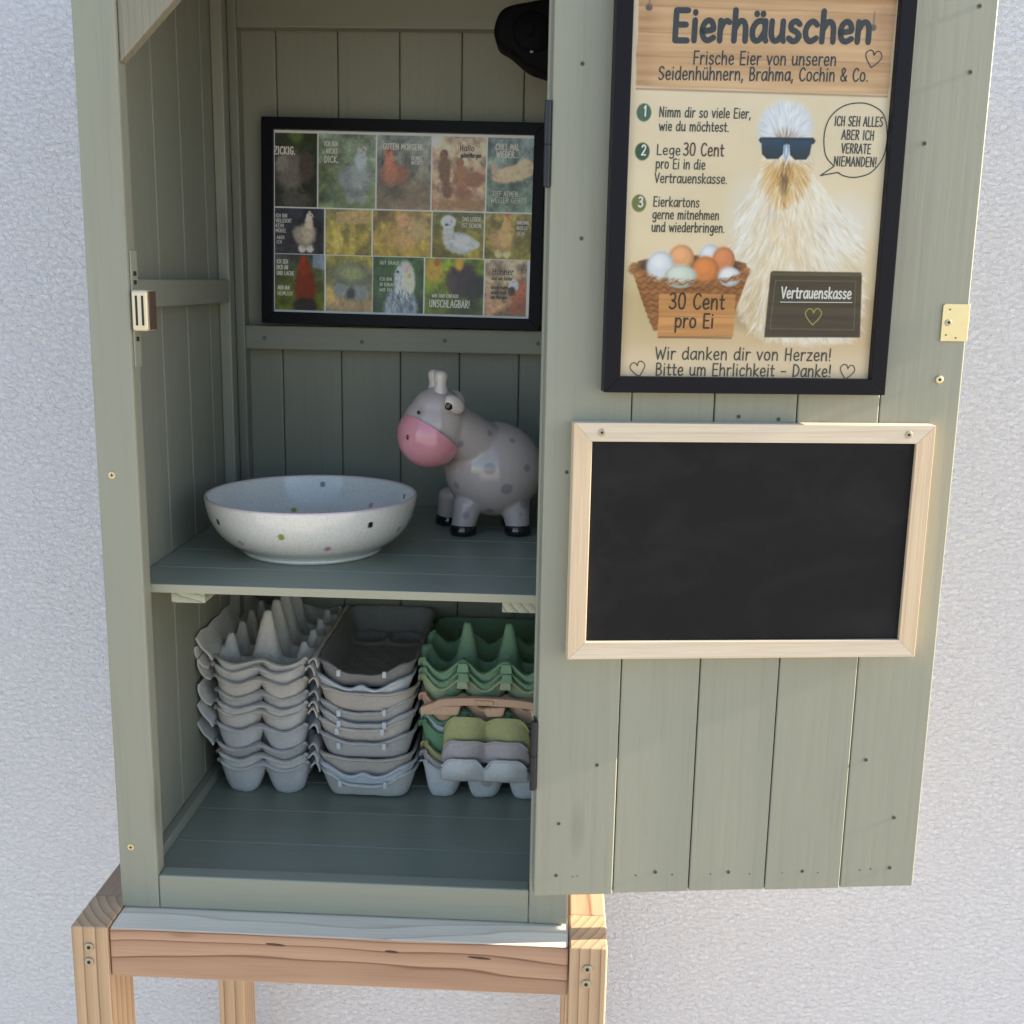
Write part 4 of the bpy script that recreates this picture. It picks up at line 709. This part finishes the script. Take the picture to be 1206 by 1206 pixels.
def tray_mesh(nx, ny, px, py, H, cone, scal, mat, sides=True, lip=.004):
    a, b = nx * px / 2, ny * py / 2; X, Y = grid_axes(a, b, lip); xc, yc = np.clip(X, -a, a), np.clip(Y, -b, b); acc = 0
    for i in range(nx):
        for j in range(ny):
            dx, dy = (xc + a - (i + .5) * px) / (px / 2), (yc + b - (j + .5) * py) / (py / 2); r_ = (np.abs(dx) ** 2.5 + np.abs(dy) ** 2.5) ** .4; acc = acc + np.exp(-7 * r_)
    r_ = -np.log(acc) / 7; t = np.clip((r_ - .52) / .48, 0, 1.3); h = H * t ** 1.5
    bx_ = .5 - .5 * np.cos(2 * np.pi * (xc + a) / px); by_ = .5 - .5 * np.cos(2 * np.pi * (yc + b) / py)
    ex, ey = np.abs(xc) / a, np.abs(yc) / b
    lim = H + scal * np.where((a - np.abs(xc)) > (b - np.abs(yc)), 1 - bx_, 1 - by_) - scal * .5
    e = np.maximum((np.abs(xc) - a) , (np.abs(yc) - b)) + .0085; w = np.clip(e / .0065, 0, 1)
    h = np.minimum(h, lim * 1.0); h = h * (1 - w) + np.maximum(h, lim * (.35 + .65 * w)) * w
    for i in range(0, nx + 1):
        for j in range(1, ny):
            if i in (0, nx) and not sides: continue
            k_ = 1 if 0 < i < nx else (.66 if i == 0 else .56); xx = -a + i * px + (0 if 0 < i < nx else (.009 if i == 0 else -.009)); yy = -b + j * py
            d = (np.abs(X - xx) ** 2.6 + (np.abs(Y - yy) * 1.15) ** 2.6) ** (1 / 2.6); hc = np.minimum(cone * k_, cone * k_ * 1.10 - np.maximum(d - .0022, 0) * 4.6)
            h = np.maximum(h, np.where(hc > .25 * H, hc, 0))
    out = np.maximum(np.abs(X) - a, np.abs(Y) - b); h = h - np.clip(out, 0, 1) * .35
    Xr, Yr = rounded(X, Y, a, b); return shell('tray', Xr, Yr, h, mat)
def lid_mesh(a, b, H, mat, dip=.012, bumps=True, notch=0., lip=.0035):
    X, Y = grid_axes(a, b, lip); xc, yc = np.clip(X, -a, a), np.clip(Y, -b, b); wa = .011
    d = np.minimum(a - np.abs(xc), b - np.abs(yc)); cr = np.maximum(0, .022 - (a - np.abs(xc))) ** 2 + np.maximum(0, .022 - (b - np.abs(yc))) ** 2; d2 = np.minimum(d, .022 - np.sqrt(cr)); d = np.where((a - np.abs(xc) < .022) & (b - np.abs(yc) < .022), d2, d); d = np.clip(d, 0, 1)
    t = np.clip(1 - d / wa, 0, 1); edge = H - dip * np.exp(-(xc / (a * .62)) ** 4) * np.clip(-yc / b * 6 - 5, 0, 1) * 1.0 + notch * np.exp(-(xc / .008) ** 2) * np.clip(-yc / b * 6 - 5, 0, 1)
    h = edge * t ** 1.35
    if bumps:
        for sx in (-1, 1):
            for yy in (b * .62,): q = ((X - sx * a * .40) / .019) ** 2 + ((Y - yy) / .020) ** 2; h = h - .0045 * np.clip(1.2 - q, 0, 1) * (q < 1.2) + .0035 * np.exp(-((q - 1.25) / .35) ** 2)
    for (x0, x1, y0, y1) in ((-.030, .012, -.030, -.018), (-.028, .006, -.010, -.002), (-.024, .010, .006, .016), (.018, .034, -.04, .02)):
        m = np.clip(np.minimum(np.minimum(X - x0, x1 - X), np.minimum(Y - y0, y1 - Y)) / .0015, 0, 1); h = h + .0006 * m * (.6 + .4 * np.sign(np.sin(X * 1400)))
    out = np.maximum(np.abs(X) - a, np.abs(Y) - b); h = h - np.clip(out, 0, 1) * .4
    Xr, Yr = rounded(X, Y, a, b, .05); return shell('lid', Xr, Yr, h, mat, .0016, .35)
def strip_mesh(name, prof, y0, y1, mat, n=60, wav=.0, period=.041):
    """bent flap running along y; prof = list of (x,z)"""
    p = smooth_line(prof, 5); ys = np.linspace(y0, y1, n); X = np.zeros((n, len(p))); Y = np.zeros_like(X); Z = np.zeros_like(X)
    for k, (x, z) in enumerate(p): X[:, k] = x; Z[:, k] = z + wav * k / len(p) * np.cos(2 * np.pi * ys / period); Y[:, k] = ys
    return shell(name, X, Y, Z, mat, .0014)
GREYS = [pulp('grey pulp', lin((220, 217, 212))), pulp('blue grey pulp', lin((212, 211, 212))), pulp('rosy grey pulp', lin((218, 210, 202))), pulp('dark grey pulp', lin((202, 200, 198)))]
M_tan = pulp('tan pulp', lin((208, 198, 190))); M_lightp = pulp('whitish pulp', lin((222, 226, 232)))
TH = .0335
M_shaded = pulp('shaded grey pulp', lin((160, 157, 155)))  # topmost lid only: shade inside the lid put into a darker pulp colour
new_tray = lambda m: tray_mesh(2, 5, .0488, .041, TH, .077, .0062, GREYS[m])
new_lid = lambda k: lid_mesh(.0505, .1030, .0300, (GREYS + [None, None, M_shaded])[k], random.uniform(.009, .014)) if k not in (4, 5) else lid_mesh(.0505, .1030, .0290, M_tan, .004) if k == 4 else lid_mesh(.0505, .1030, .0290, M_lightp, .013, True, .005)
fl_open = [strip_mesh('flap', [(0, 0), (-.003, .006), (-.010, .014), (-.0150, .024), (-.0155, .0265)], -.1015, .1015, m, 60, .0012) for m in GREYS]
fl_curl = [strip_mesh('flap', [(0, 0), (-.006, .003), (-.0115, .010), (-.0140, .018), (-.0135, .024)], -.1015, .1015, m, 60, .001) for m in GREYS]
def mobj(name, me, parent, loc=(0, 0, 0), rot=(0, 0, 0)):
    o = bpy.data.objects.new(name, me); C.objects.link(o); o.parent = parent; o.location = loc; o.rotation_euler = rot; return o
rims = [.0536, .0642, .0744, .097, .1134, .1215, .1336, .1498, .1618, .1697]
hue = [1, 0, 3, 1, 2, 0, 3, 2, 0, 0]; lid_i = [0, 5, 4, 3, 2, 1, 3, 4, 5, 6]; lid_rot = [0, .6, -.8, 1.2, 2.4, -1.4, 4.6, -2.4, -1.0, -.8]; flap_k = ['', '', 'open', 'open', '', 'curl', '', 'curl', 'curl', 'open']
ordw = ['lowest', 'second', 'third', 'fourth', 'fifth', 'sixth', 'seventh', 'eighth', 'ninth', 'topmost']
lid_word = ['tabbed grey lid', 'whitish lid edge', 'tan lid edge', 'dark grey lid', 'rosy grey lid', 'blue grey lid', 'dark tabbed lid', 'tan tilted lid', 'whitish lid edge', 'dark hollow lid on show']
for k, z in enumerate(rims):
    m = hue[k]
    t = thing('egg_carton', 'opened grey ten-egg carton with %s, %s' % (lid_word[k], 'topmost of the grey stacks' if k == 9 else 'lowest of the grey stacks' if k == 0 else '%s from the bottom of the grey stacks' % ordw[k]), 'egg carton', (.0788 + random.uniform(-.0016, .0016), .2920 + random.uniform(-.003, .003), .0222 + z - .0536), R(random.uniform(-.7, .7)), 'opened grey ten-egg cartons stacked on the cabinet floor')
    mobj('tray', new_tray(m), t)
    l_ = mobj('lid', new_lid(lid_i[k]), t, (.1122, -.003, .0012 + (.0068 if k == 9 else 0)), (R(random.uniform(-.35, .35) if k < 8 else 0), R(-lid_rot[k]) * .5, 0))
    hm = GREYS[m]; hb = strip_mesh('hinge', [(.0515, TH - .0010), (.0540, TH + .0030), (.0575, TH + .0050), (.0605, TH + .0022), (.0628, TH - .005)], -.100, .100, hm, 40, .0008); mobj('hinge', hb, t)
    if flap_k[k]: mobj('flap', (fl_open if flap_k[k] == 'open' else fl_curl)[m], t, (-.0510, 0, TH - .002))
    if lid_i[k] in (0, 1, 2, 3, 6):
        for sx in (-.0265, .0215):
            b = newbm(); box(b, sx - .0022, sx + .0022, -.1090, -.1060, .0145, .0215, .0007); obj('tab', b, M_lightp, l_)
# third stack: six-egg cartons
def flap_mesh(mat, w, h, lean, notch, n=46):
    u = np.linspace(-1, 1, n); v = np.linspace(0, 1, 20); U, V_ = np.meshgrid(u, v); vn = np.exp(-(U / .13) ** 2); lobe = np.sin(np.pi * np.clip(np.abs(U), 0, 1)) ** .8
    X = U * w * (1 - .09 * V_ ** 3 - .03 * (1 - V_)); top = h * (1 - notch * vn - .32 * np.clip((np.abs(U) - .72) / .28, 0, 1) ** 2.2 + .05 * lobe); Z = V_ * top
    Y = -lean * V_ - .011 * lobe * np.sin(np.pi * np.clip(V_ * .80 + .08, 0, 1)) ** .8 + .0015 * vn * np.clip(V_ * 2, 0, 1) - .0035 * np.clip((V_ - .9) / .1, 0, 1)
    return shell('flap', X, Y, Z, mat, .0016, .25)
SIX = [('white-grey', (226, 225, 226)), ('rosy grey', (200, 190, 192)), ('olive yellow', (190, 190, 138)), ('green', (126, 166, 132)), ('pale blue', (196, 206, 214)), ('green', (126, 166, 136)), ('tan', (224, 186, 158)), ('yellow green', (172, 184, 152)), ('green', (136, 168, 140)), ('bright green', (140, 174, 144))]
zr = [0, .009, .019, .043, .050, .056, .0735, .093, .101, .1115]
six_lbl = ['white-grey six-egg carton with a winged white flap, lowest of the right stack', 'rosy grey six-egg carton with raised flap, second from the bottom of the right stack', 'olive yellow six-egg carton with raised flap, third from the bottom of the right stack', 'deep green six-egg carton directly above the olive yellow flap', 'pale blue six-egg carton between two green ones in the right stack', 'green six-egg carton directly beneath the tan one', 'tan six-egg carton in the middle of the right green stack', 'yellow green six-egg carton directly above the tan one', 'green six-egg carton second from the top of the right stack', 'bright green six-egg carton with tall cones showing, topmost of the right stack']
for k, (nm, c) in enumerate(SIX):
    mt = pulp(nm + ' pulp %d' % k, lin(c)); t = thing('egg_carton', six_lbl[k], 'egg carton', (.3178 + random.uniform(-.001, .001), .2405 + random.uniform(-.002, .002), .0222 + zr[k]), R(random.uniform(-.6, .6)), 'six-egg cartons stacked on the cabinet floor')
    mobj('tray', tray_mesh(3, 2, .0450, .048, .040, .072, .0135 if k != 0 else .007, mt, False), t); mobj('lid', lid_mesh(.0675, .0455, .030, mt, .0, False), t, (0, .1035, .002))
    if k in (0, 1, 2): mobj('flap', flap_mesh(mt, .0475, (.0270, .0270, .0400)[k], (.006, .004, .002)[k], (.42, .12, .12)[k]), t, (.0015, (-.0635, -.0590, -.0545)[k], (.0310, .0400, .0400)[k]))
    elif k != 6:
        b = newbm()
        for sx in (-.0225, .0225):
            prism(b, [(sx - .0065, .0345), (sx + .0065, .0345), (sx + .0048, .0445), (sx - .0048, .0445)], -.0545, -.0505, .0012)
            obj('post', b, mt, t); b = newbm()
        b.free()
    else:
        b = newbm(); top = smooth_line([(-.0660, .0350), (-.052, .041), (-.040, .0455), (.0, .0475), (.045, .0455), (.0665, .0395)], 6); prism(b, top + [(x, z - .0085) for x, z in top[::-1]], -.0595, -.0520, .0012)
        for x0, x1 in ((-.066, -.024), (-.0005, .0225), (.047, .0665)): prism(b, [(x0 + .003, .0262), (x1 - .003, .0262), (x1, .0375), (x0, .0355)], -.0575, -.0515, .002)
        box(b, -.010, .010, -.0612, -.0590, .0405, .0455, .0010); obj('lid_edge', b, mt, t)

# ------------------------------------------------------------------ black device under the roof
dv = thing('security_camera', 'small black plastic camera fixed high in the right corner inside the cabinet', 'camera', (.3915, .28, .84))
b = newbm(); pts = [(-.0787, -.038), (-.0772, -.027), (-.0720, -.0155), (-.0630, -.0110), (-.030, -.005), (-.004, -.001), (-.004, -.0745), (-.0231, -.0735), (-.0440, -.0672), (-.0545, -.0590), (-.0650, -.0505), (-.0748, -.0465)]
prism(b, pts, -.030, .026, .0045); auto_smooth(obj('housing', b, M_plastic, dv), 50)
b = newbm(); ell(b, (-.040, -.0285, -.036), (.021, .0075, .019), Matrix.Rotation(R(25), 4, 'Y')); obj('cover', b, M_plastic, dv, True)
b = newbm(); cyl(b, (-.0450, -.0350), .0065, -.0372, -.034, 24, .0008); obj('lens', b, plain('lens glass', (.003, .003, .004), .5, 0, None, .06), dv)
b = newbm(); ell(b, (-.0405, -.0325, -.0545), (.0018, .0010, .0013), None, 12, 8); obj('indicator', b, plain('grey plastic', (.25, .26, .28), .3), dv, True)
b = newbm(); box(b, -.003, -.0006, -.022, .022, -.06, .03, .0008); obj('bracket', b, M_plastic, dv)
